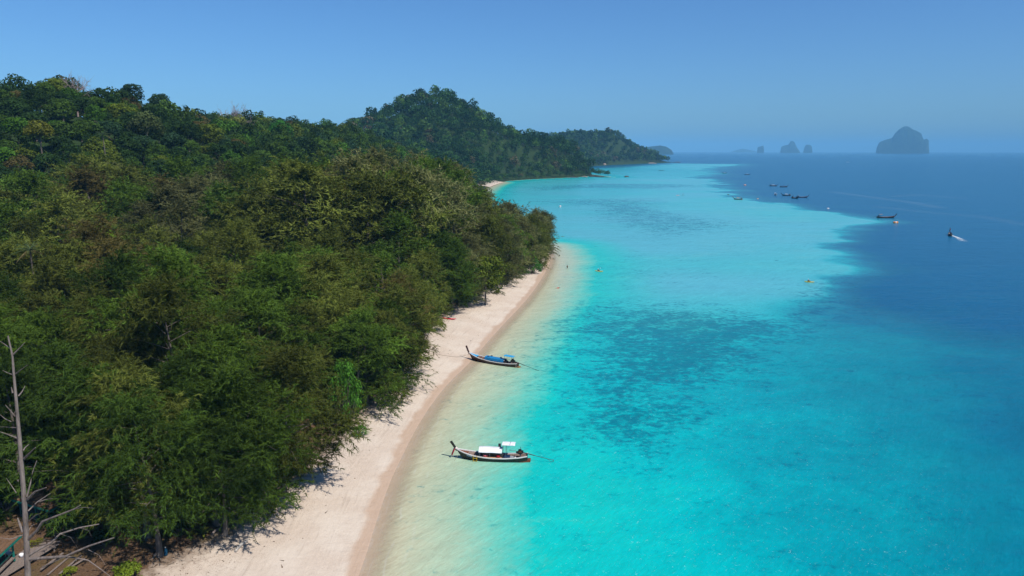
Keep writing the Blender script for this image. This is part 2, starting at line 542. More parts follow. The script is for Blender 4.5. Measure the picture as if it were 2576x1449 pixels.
def sea_fields(X, Y):
    n = len(X)
    s = -sdf(X, Y, LAND)                    # metres off the main shore
    near = s * 0.085 + 1.6 * sstep(Y, 985, 1010) + 0.0 + np.maximum(s - 20, 0) * 0.2
    r = np.hypot(X, Y); q = np.stack([np.arctan2(X, Y) * 1.6, np.log(np.maximum(r, 5))], 1)
    cp = [P(u, v) for u, v, d in DEEP]
    cq = np.array([(math.atan2(p.x, p.y) * 1.6, math.log(math.hypot(p.x, p.y))) for p in cp])
    num = np.zeros(n); den = np.zeros(n)
    for (a, b), (_, _, d) in zip(cq, DEEP):
        wgt = 1.0 / (((q[:, 0] - a) ** 2 + (q[:, 1] - b) ** 2) ** 1.5 + 0.0015)
        num += wgt * math.log(d); den += wgt
    dep = np.exp(num / den)
    sh = sdf(X, Y, SHELF)
    wid = 5 + 0.055 * r
    lr = np.log(np.maximum(r, 20)); an = np.arctan2(X, Y)
    rag = np.zeros(n)
    for k, (fr, am) in enumerate(((1.0, 20), (2.3, 14), (5.1, 9), (11.0, 6))):
        rag = rag + am * (vnoise(X * fr / 60.0 + 5 * k + 0.2 * Y * fr / 50.0, Y * fr / 64.0, 11 + k) - 0.5)
    rag = rag * np.clip(r / 260, 0.5, 4.0) * 1.05
    deepf = sstep(-(sh + rag * 0.6), -0.35 * wid, 0.9 * wid)
    slope = np.where(Y < 170, sstep(-sh, -12, 30), deepf)
    bl = np.clip((Y - 150) / 60, 0, 1)
    f = deepf * bl + sstep(-sh, -22, 16) * (1 - bl)
    outer = 9.5 + 3.0 * sstep(r, 300, 2500)
    dep = dep * (1 - f) + outer * f
    dep = np.minimum(dep, np.where(near > 0, near, 0.0) + np.where(s > 60, 20, 0))
    dep = np.where(s < 0, 0.0, dep)
    reef = np.zeros(n)
    for poly, soft, st in REEFS:
        reef = np.maximum(reef, 0) + st * sstep(sdf(X, Y, poly), -soft, soft * 1.2)
    reef = np.clip(reef, 0, 1.15) * (1 - 0.8 * f)
    wakes = [(dpts([(2095, 483), (2200, 497), (2300, 510), (2360, 522)]), 0.26), (dpts([(2250, 494), (2310, 490), (2420, 498)]), 0.2), (dpts([(2210, 520), (2330, 534), (2470, 545), (2576, 565)]), 0.15)]
    foam = np.zeros(n)
    for pl, st in wakes:
        foam = np.maximum(foam, st * np.clip(1 - line_dist(X, Y, pl) / 9.0, 0, 1))
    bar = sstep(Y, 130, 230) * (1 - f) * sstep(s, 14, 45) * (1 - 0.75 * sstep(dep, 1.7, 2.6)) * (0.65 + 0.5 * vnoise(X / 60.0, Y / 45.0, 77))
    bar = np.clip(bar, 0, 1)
    return dep, reef, foam, s, bar

def water_material():
    m, t, o = new_mat('sea_water')
    pos = N(t, 'ShaderNodeNewGeometry').outputs['Position']
    dep = attr(t, 'depth'); reef = attr(t, 'reef'); foam = attr(t, 'foam'); off = attr(t, 'off')
    mp = N(t, 'ShaderNodeMapping'); t.links.new(pos, mp.inputs[0]); mp.inputs['Scale'].default_value = (0.8, 1.0, 1.0)
    st = mp.outputs[0]
    n_r = noise(t, st, 0.16, 6, 0.66, 0.6)
    n_s = noise(t, st, 0.75, 6, 0.72, 0.5)
    n_l = noise(t, st, 0.045, 4, 0.55)
    n_v = noise(t, st, 0.012, 3, 0.5)
    # wind ripples: crests roughly along x
    m0 = N(t, 'ShaderNodeMapping'); t.links.new(pos, m0.inputs[0]); m0.inputs['Rotation'].default_value = (0, 0, R(-50))
    mr = N(t, 'ShaderNodeMapping'); t.links.new(m0.outputs[0], mr.inputs[0]); mr.inputs['Scale'].default_value = (0.55, 1.7, 1.0)
    rip = noise(t, mr.outputs[0], 1.3, 6, 0.72, 0.9)
    rip2 = noise(t, mr.outputs[0], 0.22, 4, 0.6, 0.3)
    mr3 = N(t, 'ShaderNodeMapping'); t.links.new(pos, mr3.inputs[0]); mr3.inputs['Scale'].default_value = (0.35, 1.0, 1.0)
    rip3 = noise(t, mr3.outputs[0], 0.05, 4, 0.65)
    brk = mathn(t, 'ADD', mathn(t, 'MULTIPLY', n_r, 0.35), mathn(t, 'MULTIPLY', n_s, 0.25))
    d = mathn(t, 'MULTIPLY', dep, mathn(t, 'ADD', 0.42, mathn(t, 'ADD', mathn(t, 'MULTIPLY', n_l, 0.56), brk)))
    d = mathn(t, 'ADD', d, mathn(t, 'MULTIPLY', mathn(t, 'SUBTRACT', rip, 0.5), 0.35))
    x = mathn(t, 'DIVIDE', d, 10.0, True)
    k = 0.82
    def c(r, g, b): return tuple(q * f for q, f in zip(srgb(r, g, b)[:3], (0.55, 0.60, 0.56)))
    col = ramp(t, x, [(0.0, c(222, 196, 170)), (0.03, c(214, 206, 180)), (0.075, c(188, 210, 186)), (0.12, c(120, 212, 196)), (0.155, c(20, 208, 203)), (0.20, c(0, 195, 203)),
                      (0.26, c(0, 165, 183)), (0.32, c(0, 142, 166)), (0.45, c(0, 118, 152)), (0.65, c(0, 102, 138)), (0.95, c(0, 96, 142))])
    col = mix(t, mathn(t, 'MULTIPLY', attr(t, 'bar'), 0.82), col, c(108, 190, 214))      # haze and sky reflection over the distant bay, painted into the water colour
    # sea grass and coral heads on the bed
    patch = mathn(t, 'ADD', mathn(t, 'MULTIPLY', reef, 1.0), mathn(t, 'SUBTRACT', mathn(t, 'ADD', mathn(t, 'MULTIPLY', n_r, 1.5), mathn(t, 'MULTIPLY', n_s, 2.2)), 1.95))
    patch = maprange(t, patch, 0.05, 0.75, 0, 0.80)
    heads = mathn(t, 'MULTIPLY', maprange(t, noise(t, st, 0.33, 3, 0.5, 0.3), 0.685, 0.76), maprange(t, dep, 1.1, 1.6))
    heads = mathn(t, 'MULTIPLY', heads, maprange(t, dep, 2.0, 3.2, 0.6, 0.0))
    patch = mathn(t, 'MAXIMUM', patch, heads)
    gcol = ramp(t, x, [(0.1, c(30, 130, 140)), (0.2, c(0, 112, 140)), (0.45, c(0, 94, 136)), (0.9, c(0, 84, 130))])
    col = mix(t, patch, col, gcol)
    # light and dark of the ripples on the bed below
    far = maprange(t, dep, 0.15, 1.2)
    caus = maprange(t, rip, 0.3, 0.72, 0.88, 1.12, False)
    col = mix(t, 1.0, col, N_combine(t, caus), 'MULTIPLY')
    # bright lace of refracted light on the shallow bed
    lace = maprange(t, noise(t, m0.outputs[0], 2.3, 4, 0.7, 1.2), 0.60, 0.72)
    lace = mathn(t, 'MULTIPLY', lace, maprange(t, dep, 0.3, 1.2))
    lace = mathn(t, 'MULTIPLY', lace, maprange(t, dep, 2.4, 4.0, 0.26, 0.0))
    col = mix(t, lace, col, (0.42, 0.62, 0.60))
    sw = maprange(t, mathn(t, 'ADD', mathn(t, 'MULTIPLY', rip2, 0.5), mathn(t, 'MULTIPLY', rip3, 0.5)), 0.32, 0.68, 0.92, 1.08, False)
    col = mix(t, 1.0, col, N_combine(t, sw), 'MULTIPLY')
    fo = mathn(t, 'MULTIPLY', foam, maprange(t, noise(t, pos, 0.35, 5, 0.7), 0.44, 0.62))
    lap = mathn(t, 'MULTIPLY', maprange(t, off, 0.15, 0.5, 1.0, 0.0), maprange(t, noise(t, pos, 0.5, 4, 0.6), 0.45, 0.6))
    wob = mathn(t, 'MULTIPLY', mathn(t, 'SUBTRACT', noise(t, pos, 0.12, 4, 0.6), 0.5), 3.4)
    for o_, wd_, st_ in ((0.9, 0.16, 0.55), (2.6, 0.22, 0.38), (4.6, 0.25, 0.22)):
        ln = maprange(t, mathn(t, 'ABSOLUTE', mathn(t, 'SUBTRACT', mathn(t, 'ADD', off, mathn(t, 'MULTIPLY', wob, 0.25 + 0.3 * o_ / 2)), o_)), 0.0, wd_, 1.0, 0.0)
        lap = mathn(t, 'MAXIMUM', lap, mathn(t, 'MULTIPLY', mathn(t, 'MULTIPLY', ln, st_), maprange(t, noise(t, pos, 0.16 + 0.05 * o_, 3, 0.6), 0.42, 0.58)))
    lap = mathn(t, 'MULTIPLY', lap, maprange(t, off, 5.5, 7.0, 1.0, 0.0))
    fo = mathn(t, 'MAXIMUM', fo, mathn(t, 'MULTIPLY', lap, 0.8))
    col = mix(t, mathn(t, 'MULTIPLY', fo, 0.6), col, (0.52, 0.53, 0.50))
    h = mathn(t, 'ADD', mathn(t, 'MULTIPLY', rip, 0.30), mathn(t, 'ADD', rip2, mathn(t, 'MULTIPLY', rip3, 2.2)))
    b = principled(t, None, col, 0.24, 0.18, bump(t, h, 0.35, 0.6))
    b.inputs['IOR'].default_value = 1.33
    tr = N(t, 'ShaderNodeBsdfTransparent')
    ms = N(t, 'ShaderNodeMixShader')
    t.links.new(maprange(t, mathn(t, 'ADD', dep, mathn(t, 'MULTIPLY', mathn(t, 'SUBTRACT', rip, 0.5), 0.1)), 0.0, 0.30, 0.25, 1.0), ms.inputs[0])
    t.links.new(tr.outputs[0], ms.inputs[1]); t.links.new(b.outputs[0], ms.inputs[2])
    t.links.new(ms.outputs[0], o.inputs['Surface'])
    return m

def N_combine(t, v):
    n = N(t, 'ShaderNodeCombineColor')
    for i in range(3): t.links.new(v, n.inputs[i])
    return n.outputs[0]

SEA_R = 42000.0
xs = list(np.arange(-90, 260, 2.2)); d = 2.4
while xs[-1] < SEA_R: xs.append(xs[-1] + d); d *= 1.035
left = []; x = -90; d = 6
while x > -SEA_R: x -= d; left.append(x); d *= 1.25
xs = np.array(left[::-1] + xs)
ys = [8.0]
while ys[-1] < SEA_R: ys.append(ys[-1] + max(1.3, 0.0135 * ys[-1]))
X, Y, F = grid_mesh(xs, np.array(ys))
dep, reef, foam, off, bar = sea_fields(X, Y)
Sx = sdf(X, Y, LAND)
keep = Sx[F].min(1) < 3
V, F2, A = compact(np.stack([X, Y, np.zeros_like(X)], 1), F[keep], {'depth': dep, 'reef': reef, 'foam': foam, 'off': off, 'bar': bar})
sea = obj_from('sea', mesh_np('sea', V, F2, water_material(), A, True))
tag(sea, kind='structure')

# ------------------------------------------------------------------ islands far out, each a crag of its own
def rock_mat():
    m, t, o = new_mat('wooded_limestone')
    pos = N(t, 'ShaderNodeTexCoord').outputs['Object']
    a = noise(t, pos, 0.012, 7, 0.7)
    b = noise(t, pos, 0.004, 4, 0.6)
    c = ramp(t, a, [(0.35, (0.006, 0.016, 0.007)), (0.60, (0.014, 0.028, 0.011)), (0.74, (0.05, 0.046, 0.036))])
    principled(t, o, mix(t, maprange(t, b, 0.62, 0.78), c, (0.08, 0.07, 0.055)), 0.95, 0.1, bump(t, a, 1.0, 25))
    return m
M_ROCK = rock_mat()

def island(name, prof, base_v, label):
    """prof: sighted outline (u, v) left to right; turned into a solid crag that stands at its own distance"""
    c0 = P((prof[0][0] + prof[-1][0]) / 2, base_v)
    dist = c0.y
    us = np.array([p[0] for p in prof], float); hs = np.array([PY(p[0], p[1], dist).z for p in prof])
    us = np.maximum.accumulate(us)
    wx = np.array([PY(u, base_v, dist).x for u in us]) - c0.x
    th = math.atan2(c0.x, c0.y)
    wx = wx * math.cos(th)
    W = wx[-1] - wx[0]
    na, nr = 72, 26
    V = []; F = []
    depth = W * 0.36
    for i in range(nr + 1):
        x = wx[0] + W * i / nr
    n = 96; mrow = 22
    X = np.linspace(wx[0], wx[-1], n)
    Hh = np.interp(X, wx, hs)
    for j in range(mrow + 1):
        a = -1 + 2 * j / mrow
        for i in range(n):
            e = min(1, min(i, n - 1 - i) / 6.0) ** 0.5
            y = a * depth * (0.35 + 0.65 * e)
            prof_y = max(0.0, 1 - abs(a) ** 3.2) ** 0.6
            nz = 0.80 + 0.2 * vnoise(X[i] / 60.0, (y + 999) / 60.0, 21)
            z = Hh[i] * prof_y * (nz if abs(a) > 0.15 else 1)
            if j in (0, mrow) or i in (0, n - 1): z = -12
            V.append((X[i], y, z))
    for j in range(mrow):
        for i in range(n - 1):
            F.append((j*n+i, j*n+i+1, (j+1)*n+i+1, (j+1)*n+i))
    o = obj_from(name, mesh_np(name, V, np.array(F), M_ROCK, None, True))
    o.location = (c0.x, c0.y, 0); o.rotation_euler = (0, 0, -th)
    tag(o, label, 'island', 'limestone islands on the horizon')
    return o
BV = 380 + 6.2
island('limestone_island', [(2202, 386), (2203, 372), (2208, 358), (2222, 352), (2240, 347), (2246, 336), (2256, 325), (2266, 319), (2272, 317.5), (2279, 319), (2290, 326), (2303, 331), (2312, 337), (2316, 346), (2320, 352), (2327, 349), (2333, 355), (2332, 366), (2336, 380), (2336.5, 386)], BV,
       'large steep wooded island with a rounded peak, by far the biggest on the horizon')
BV2 = 380 + 5.0
island('limestone_island', [(1904, 385), (1905, 371), (1908, 369), (1912, 369), (1914, 367), (1919, 366), (1921, 373), (1922, 385)], BV2, 'smallest blocky islet on the horizon, farthest from the big island')
island('limestone_island', [(1962, 385), (1964, 370), (1968, 367), (1976, 365), (1982, 364), (1986, 356), (1991, 354), (1997, 358), (2003, 370), (2010, 379), (2013, 384)], BV2, 'pointed islet on the horizon between two blocky islets')
island('limestone_island', [(2020, 385), (2022, 372), (2026, 364), (2036, 364), (2041, 369), (2044, 384)], BV2, 'blunt square islet on the horizon just beside the pointed islet')
island('wooded_island', [(1560, 386), (1600, 374), (1640, 368), (1660, 366), (1675, 369), (1688, 377), (1692, 383), (1694, 386)], 380 + 8.5, 'low hazy wooded island peeping out behind the tip of the far headland')
island('wooded_island', [(1830, 385), (1850, 378), (1868, 374), (1885, 377), (1900, 380), (1912, 385)], 380 + 3.4, 'faintest hazy island on the horizon behind the smallest islet')

# ------------------------------------------------------------------ haze
def haze():
    m = bpy.data.materials.new('haze_air')
    m.use_nodes = True
    t = m.node_tree; t.nodes.clear()
    o = t.nodes.new('ShaderNodeOutputMaterial')
    v = t.nodes.new('ShaderNodeVolumePrincipled')
    v.inputs['Color'].default_value = (0.23, 0.62, 1.0, 1)
    v.inputs['Density'].default_value = HAZE
    v.inputs['Anisotropy'].default_value = -0.25
    t.links.new(v.outputs[0], o.inputs['Volume'])
    b = MB().box((0, 0, 0), (2 * SEA_R + 8000, 2 * SEA_R + 8000, 1.0))
    me = b.mesh('haze', m)
    ob = obj_from('haze', me)
    top = 470.0; bot = -16.0
    for vert in me.vertices:
        vert.co.z = top if vert.co.z > 0 else bot
    tag(ob, kind='stuff')
HAZE = 0.00007
haze()
# ------------------------------------------------------------------ foliage and bark materials
def leaf_material(name, per_vertex=False, transl=0.28):
    m, t, o = new_mat(name)
    tn = attr(t, 'tint')
    if per_vertex:
        base = attr(t, 'col', True)
    else:
        oi = N(t, 'ShaderNodeObjectInfo')
        base = oi.outputs['Color']
    c = mix(t, 1.0, base, N_combine(t, mathn(t, 'MULTIPLY', tn, 0.80)), 'MULTIPLY')
    b = N(t, 'ShaderNodeBsdfPrincipled')
    t.links.new(c, b.inputs['Base Color'])
    b.inputs['Roughness'].default_value = 0.62
    b.inputs['Specular IOR Level'].default_value = 0.06
    tr = N(t, 'ShaderNodeBsdfTranslucent')
    t.links.new(mix(t, 1.0, c, (1.0, 1.1, 0.5), 'MULTIPLY'), tr.inputs['Color'])
    ms = N(t, 'ShaderNodeMixShader'); ms.inputs[0].default_value = transl
    t.links.new(b.outputs[0], ms.inputs[1]); t.links.new(tr.outputs[0], ms.inputs[2])
    t.links.new(ms.outputs[0], o.inputs['Surface'])
    return m
M_LEAF = leaf_material('foliage')
M_LEAFV = leaf_material('foliage_mixed', True)

def bark_material(name, a, b, sc=5.0):
    m, t, o = new_mat(name)
    tc = N(t, 'ShaderNodeTexCoord').outputs['Object']
    mp = N(t, 'ShaderNodeMapping'); t.links.new(tc, mp.inputs[0]); mp.inputs['Scale'].default_value = (1, 1, 0.22)
    n1 = noise(t, mp.outputs[0], sc, 6, 0.7)
    principled(t, o, ramp(t, n1, [(0.3, a), (0.7, b)]), 0.9, 0.1, bump(t, n1, 0.8, 0.06))
    return m
M_BARK = bark_material('casuarina_bark', (0.05, 0.04, 0.033), (0.17, 0.145, 0.125))
M_PALE = bark_material('pale_bark', (0.22, 0.20, 0.18), (0.42, 0.39, 0.35))
M_DEAD = bark_material('dead_wood', (0.07, 0.056, 0.05), (0.25, 0.205, 0.18), 4.0)

# ------------------------------------------------------------------ tree builders
TW = 24
PL = [0.355, 0.0160]
class Strips:
    """thin bent leaf strips and leaf faces gathered in numpy arrays"""
    def __init__(s): s.V = []; s.F = []; s.T = []; s.n = 0
    def add(s, V, F, T):
        s.V.append(V); s.F.append(F + s.n); s.T.append(T); s.n += len(V)
    def get(s): return np.vstack(s.V), np.vstack(s.F), np.concatenate(s.T)

def unit(a):
    return a / np.maximum(np.linalg.norm(a, axis=-1, keepdims=True), 1e-9)

def tuft(S, g, c, d, n, r, wd, droop, tint):
    """a feathery tuft: a spray of drooping twigs, each lined with short slim needles"""
    m = max(5, n // TW)
    q = unit(g.normal(size=(m, 3)) * np.array([[1, 1, 0.8]]) + d[None] * 0.9 + np.array([[0, 0, 0.25]]))
    st = c[None] + r * 0.25 * g.normal(size=(m, 3))
    Lt = r * g.uniform(0.55, 1.15, (m, 1))
    k = n // m
    s_ = g.uniform(0.1, 1.0, (m, k, 1))
    drop = np.array([0, 0, -1.0]) * droop
    base = st[:, None] + q[:, None] * Lt[:, None] * s_ + drop * Lt[:, None] * 0.38 * s_ ** 2
    td = unit(q[:, None] + drop * 0.76 * s_)
    dirs = unit(td * 0.85 + 0.55 * g.normal(size=(m, k, 3)) + drop * 0.25).reshape(-1, 3)
    base = base.reshape(-1, 3); n = len(base)
    L = r * g.uniform(0.16, 0.36, (n, 1))
    side = unit(np.cross(dirs, g.normal(size=(n, 3))))
    w_ = wd * g.uniform(0.6, 1.4, (n, 1))
    tip = base + dirs * L
    V = np.stack([base - side * w_ * 0.5, base + side * w_ * 0.5, tip], 1).reshape(-1, 3)
    F = np.arange(n)[:, None] * 3 + np.array([[0, 1, 2]])
    T = (tint * np.repeat(g.uniform(0.86, 1.16, m), k)) * g.uniform(0.88, 1.12, n)
    S.add(V, F, np.repeat(T, 3))

def casuarina_proto(seed, H, Rr, limbs, kk, nn, low=0.16, upright=0.5, droop=0.6, sparse=1.0):
    g = np.random.default_rng(seed)
    S = Strips(); tb = MB()
    lean = g.normal(size=2) * 0.03 * H
    def trunk(t):
        return np.array([lean[0] * t * t + 0.25 * math.sin(3 * t + seed), lean[1] * t * t + 0.25 * math.cos(2.3 * t + seed), H * t])
    r0 = 0.016 * H
    tb.tube([trunk(t) for t in np.linspace(0, 0.97, 9)], [r0 * (1.35 if i == 0 else 1) * (1 - 0.93 * i / 8.0) for i in range(9)], 7)
    for a in range(4):
        an = a * 1.6 + seed
        tb.tube([(0, 0, 0.55), (0.55 * math.cos(an) * r0 * 3, 0.55 * math.sin(an) * r0 * 3, 0.1), (math.cos(an) * r0 * 3.4, math.sin(an) * r0 * 3.4, -0.12)], [r0 * 0.5, r0 * 0.4, r0 * 0.15], 5, False)
    for i in range(limbs):
        t = low + (0.985 - low) * ((i + g.uniform(0, 0.9)) / limbs) ** 0.95
        az = i * 2.399 + g.normal() * 0.35
        sh = (0.62 + 0.6 * math.sin(math.pi * min(1, (t - low) / (1 - low) * 1.0 + 0.10) ** 0.85)) * (1 - 0.75 * max(0, t - 0.72) / 0.28)
        L = Rr * sh * g.uniform(0.65, 1.2)
        el = R(14 + upright * 95 * (t - low) + g.normal() * 9)
        el = min(el, R(74))
        dh = np.array([math.cos(az), math.sin(az), 0])
        b = trunk(t)
        bend = g.uniform(0.10, 0.45) * (1.15 - t)
        def limb(s):
            return b + L * (dh * s * math.cos(el) + np.array([0, 0, 1]) * (s * math.sin(el) - bend * s * s))
        if L > 1.0:
            tb.tube([limb(s) for s in (0, 0.35, 0.7, 1.0)], [r0 * 0.30 * (1.1 - t), r0 * 0.24 * (1.1 - t), r0 * 0.15 * (1.1 - t), 0.012], 4, False)
        k = max(2, int(round(kk * L / Rr)))
        limb_tint = g.uniform(0.72, 1.25)
        lat = np.array([-dh[1], dh[0], 0])
        for j in range(k):
            # separate tufts along the outer part of the limb, open air nearer the trunk
            s = 0.45 + 0.62 * (j + g.uniform(0.2, 0.8)) / k
            c = limb(s) + lat * g.normal() * 0.20 * Rr * s + np.array([0, 0, 1.0]) * g.normal() * 0.08 * Rr
            tg = limb(s + 0.05) - limb(s - 0.05)
            d = unit(unit(tg) * 0.7 + lat * g.normal() * 0.4 + g.normal(size=3) * 0.25 + np.array([0, 0, 0.35]))
            tuft(S, g, c, d, nn, Rr * PL[0] * g.uniform(0.7, 1.35), PL[1] * Rr, droop * g.uniform(0.6, 1.4), limb_tint * g.uniform(0.70, 1.30))
    for j in range(4):
        tuft(S, g, trunk(0.90 + 0.025 * j), unit(np.array([g.normal() * .25, g.normal() * .25, 1])), nn, Rr * PL[0] * 0.9, PL[1] * Rr, droop * 0.6, 1.1)
    return S.get(), tb

def leaf_cards(S, g, c, n, r, up, size, tint, shell=0.75):
    """a rounded clump: leaf faces on the upper shell of a small dome, roughly facing out"""
    d = unit(g.normal(size=(n, 3)) + np.array([[0, 0, up]]))
    p = c[None] + d * r * g.uniform(shell, 1.05, (n, 1)) * np.array([[1, 1, 0.8]])
    nrm = unit(d + 0.45 * g.normal(size=(n, 3)))
    a = unit(np.cross(nrm, g.normal(size=(n, 3)))); b = np.cross(nrm, a)
    w_ = size * g.uniform(0.6, 1.3, (n, 1))
    V = np.stack([p - a * w_ * 0.5, p - b * w_ * 0.32, p + a * w_ * 0.5 - np.array([[0, 0, 0.15]]) * w_, p + b * w_ * 0.32], 1).reshape(-1, 3)
    i = np.arange(n)[:, None] * 4
    F = np.concatenate([i + np.array([[0, 1, 2]]), i + np.array([[0, 2, 3]])], 0)
    S.add(V, F, np.repeat(tint * g.uniform(0.82, 1.2, n), 4))

def broadleaf_proto(seed, H, Rr, clumps, per, size, flat=0.62, tall=0.0):
    g = np.random.default_rng(seed)
    S = Strips(); tb = MB()
    cz = H * 0.70
    r0 = 0.017 * H
    top = np.array([g.normal() * 0.3, g.normal() * 0.3, cz])
    tb.tube([(0, 0, -0.3), (top[0] * 0.4, top[1] * 0.4, cz * 0.5), tuple(top)], [r0 * 1.3, r0, r0 * 0.55], 6)
    for i in range(clumps):
        ph = i * 2.399 + g.normal() * 0.3
        h = 1 - 1.45 * (i + 0.5) / clumps
        h = max(-0.55, h)
        rr = math.sqrt(max(0.05, 1 - h * h)) * g.uniform(0.72, 1.0)
        c = np.array([top[0] + Rr * rr * 0.80 * math.cos(ph), top[1] + Rr * rr * 0.80 * math.sin(ph), cz + Rr * flat * h * g.uniform(0.8, 1.15)])
        if i % 3 == 0:
            tb.tube([tuple(top * 0.75), tuple(top * 0.4 + c * 0.6 - np.array([0, 0, 0.3]))], [r0 * 0.5, r0 * 0.15], 4, False)
        leaf_cards(S, g, c, per, Rr * 0.36 * g.uniform(0.75, 1.25), 0.55, size, g.uniform(0.72, 1.30) * (0.9 + 0.15 * h))
    return S.get(), tb

def proto_meshes(kind, data, tb, bark, leafmat=None):
    V, F, T = data
    cm = mesh_np(kind + '_crown', V, F, leafmat or M_LEAF, {'tint': T})
    tm = tb.mesh(kind + '_trunk', bark)
    return cm, tm

CAS_NEAR = []
for i in range(9):
    H = (15, 17, 19, 20, 18, 21, 16, 19, 22)[i]
    CAS_NEAR.append((H, proto_meshes('casuarina', *casuarina_proto(100 + i, H, 4.4 + 0.4 * (i % 3), 29, 4.0, 360, low=(0.08, 0.16, 0.12)[i % 3], upright=(0.42, 0.58, 0.5)[i % 3], droop=(0.75, 0.5, 0.65)[i % 3]), M_BARK)))
CAS_HIGH = []
for i in range(3):
    H = (16, 17, 15)[i]
    CAS_HIGH.append((H, proto_meshes('casuarina', *casuarina_proto(150 + i, H, 4.6, 30, 4.4, 290, low=0.24, upright=0.45, droop=1.0), M_BARK)))
CAS_FAR = []
TW = 16
PL = [0.36, 0.026]
for i in range(6):
    H = (18, 20, 22, 21, 24, 19)[i]
    CAS_FAR.append((H, proto_meshes('casuarina', *casuarina_proto(200 + i, H, 4.7 + 0.4 * (i % 3), 27, 3.5, 185, low=0.25, upright=0.75, droop=0.35), M_BARK)))
BRO = []
for i in range(8):
    H = (12, 13, 15, 14, 16, 13, 17, 12)[i]
    BRO.append((H, proto_meshes('broadleaf', *broadleaf_proto(300 + i, H, 4.6 + 0.5 * (i % 4), 20 + 3 * (i % 3), 105, 0.78, (0.62, 0.75, 0.52, 0.85)[i % 4]), M_BARK)))

LAST = [None]; AUTO = []
def lean_out(o):
    # front-row trees lean a little towards the water
    from mathutils import Quaternion
    o.rotation_mode = 'QUATERNION'
    o.rotation_quaternion = Quaternion(Vector((0.5, 0.86, 0)), random.uniform(0.03, 0.14)) @ Quaternion((0, 0, 1), o.rotation_euler[2])
def plant_tree(name, H0, cm, tm, x, y, h, rz, color, label, cat, group, wide=1.0, z=None, tilt=0.0):
    s = h / H0
    root = empty(name, (x, y, (gz(x, y) if z is None else z) - 0.1), rz)
    root.rotation_euler = (tilt, tilt * 0.5, rz)
    LAST[0] = root
    root.scale = (s * wide, s * wide, s)
    tag(root, label, cat, group)
    obj_from('trunk', tm, root)
    cr = obj_from('crown', cm, root)
    cr.color = (*color, 1)
    return root

# ------------------------------------------------------------------ where the trees stand
class Hash:
    def __init__(s, c): s.c = c; s.d = {}
    def ok(s, x, y, r):
        k = int(r // s.c) + 1
        i, j = int(x // s.c), int(y // s.c)
        for a in range(i - k, i + k + 1):
            for b in range(j - k, j + k + 1):
                for q in s.d.get((a, b), ()):
                    if (q[0] - x) ** 2 + (q[1] - y) ** 2 < r * r: return False
        return True
    def put(s, x, y): s.d.setdefault((int(x // s.c), int(y // s.c)), []).append((x, y))
HASH = Hash(4.0)

CAS_BACK = [(-6, 292), (-22, 286), (-48, 262), (-85, 240), (-125, 222), (-170, 205), (-215, 190)]
CASPOLY = VEG[2:] + CAS_BACK + [(-215, 170)] + dpts([(-250, 1240), (0, 1300), (200, 1345), (340, 1400), (420, 1400)], 3.0)
CLEAR = [((P(140, 1290, 4).x, P(140, 1290, 4).y), 3.8), ((P(120, 1390, 3).x, P(120, 1390, 3).y), 6.5), ((P(300, 1400, 3).x, P(300, 1400, 3).y), 3.2)]

def in_frame(x, y, z, mu=260, mt=60):
    d = y * _cp - (z - CAM_H) * _sp
    if d < 5: return False
    u = 1288 + FOC * x / d
    return -mu < u < 2576 + mu
CAS_COL = {'olive': (0.124, 0.146, 0.026), 'green': (0.088, 0.150, 0.018), 'brown': (0.136, 0.112, 0.032), 'grey': (0.150, 0.155, 0.058), 'dark': (0.056, 0.100, 0.014)}
CAS_WORD = {'olive': 'olive', 'green': 'fresh green', 'brown': 'rusty brown', 'grey': 'pale grey-green', 'dark': 'dark green'}

cas_spots = []
OPEN = [((P(u, v, 2).x, P(u, v, 2).y), r) for u, v, r in [(1130, 803, 6.5), (1100, 815, 5.5), (1085, 845, 4.0), (890, 1060, 3.4), (905, 1085, 3.2), (1060, 855, 3.0), (1318, 690, 5), (1300, 672, 5), (735, 1185, 2.5), (852, 1118, 6.0), (885, 1060, 4.5), (1038, 885, 3.2), (1285, 705, 4)]]
def is_open(x, y): return any((x - c[0]) ** 2 + (y - c[1]) ** 2 < r * r for c, r in OPEN)
# the front row leans over the sand
run = 0
for a, b in zip(VEG[3:-1], VEG[4:]):
    a = Vector(a); b = Vector(b); L = (b - a).length; nrm = Vector((-(b - a).y, (b - a).x)).normalized()
    q = 0.0
    while q < L:
        p = a.lerp(b, q / L) + nrm * random.uniform(-0.6, 1.4)
        if HASH.ok(p.x, p.y, 3.2) and not is_open(p.x, p.y):
            HASH.put(p.x, p.y); cas_spots.append((p.x, p.y, 'front'))
        q += random.uniform(4.2, 6.2)
tries = 0
while tries < 9000:
    tries += 1
    y = 56 + (296 - 56) * random.random() ** 0.9
    x = random.uniform(-0.76 * y - 8, 14)
    if sdf([x], [y], CASPOLY)[0] < 1.0: continue
    if any((x - c[0]) ** 2 + (y - c[1]) ** 2 < r * r for c, r in CLEAR): continue
    if not in_frame(x, y, 20) or is_open(x, y): continue
    if not HASH.ok(x, y, 6.0 if y < 120 else 7.6): continue
    HASH.put(x, y); cas_spots.append((x, y, 'in'))
cas_spots.sort(key=lambda p: math.hypot(p[0], p[1]))
cas_zs = ground_z([p[0] for p in cas_spots], [p[1] for p in cas_spots])
n_cas = 0
cas_stuff = []
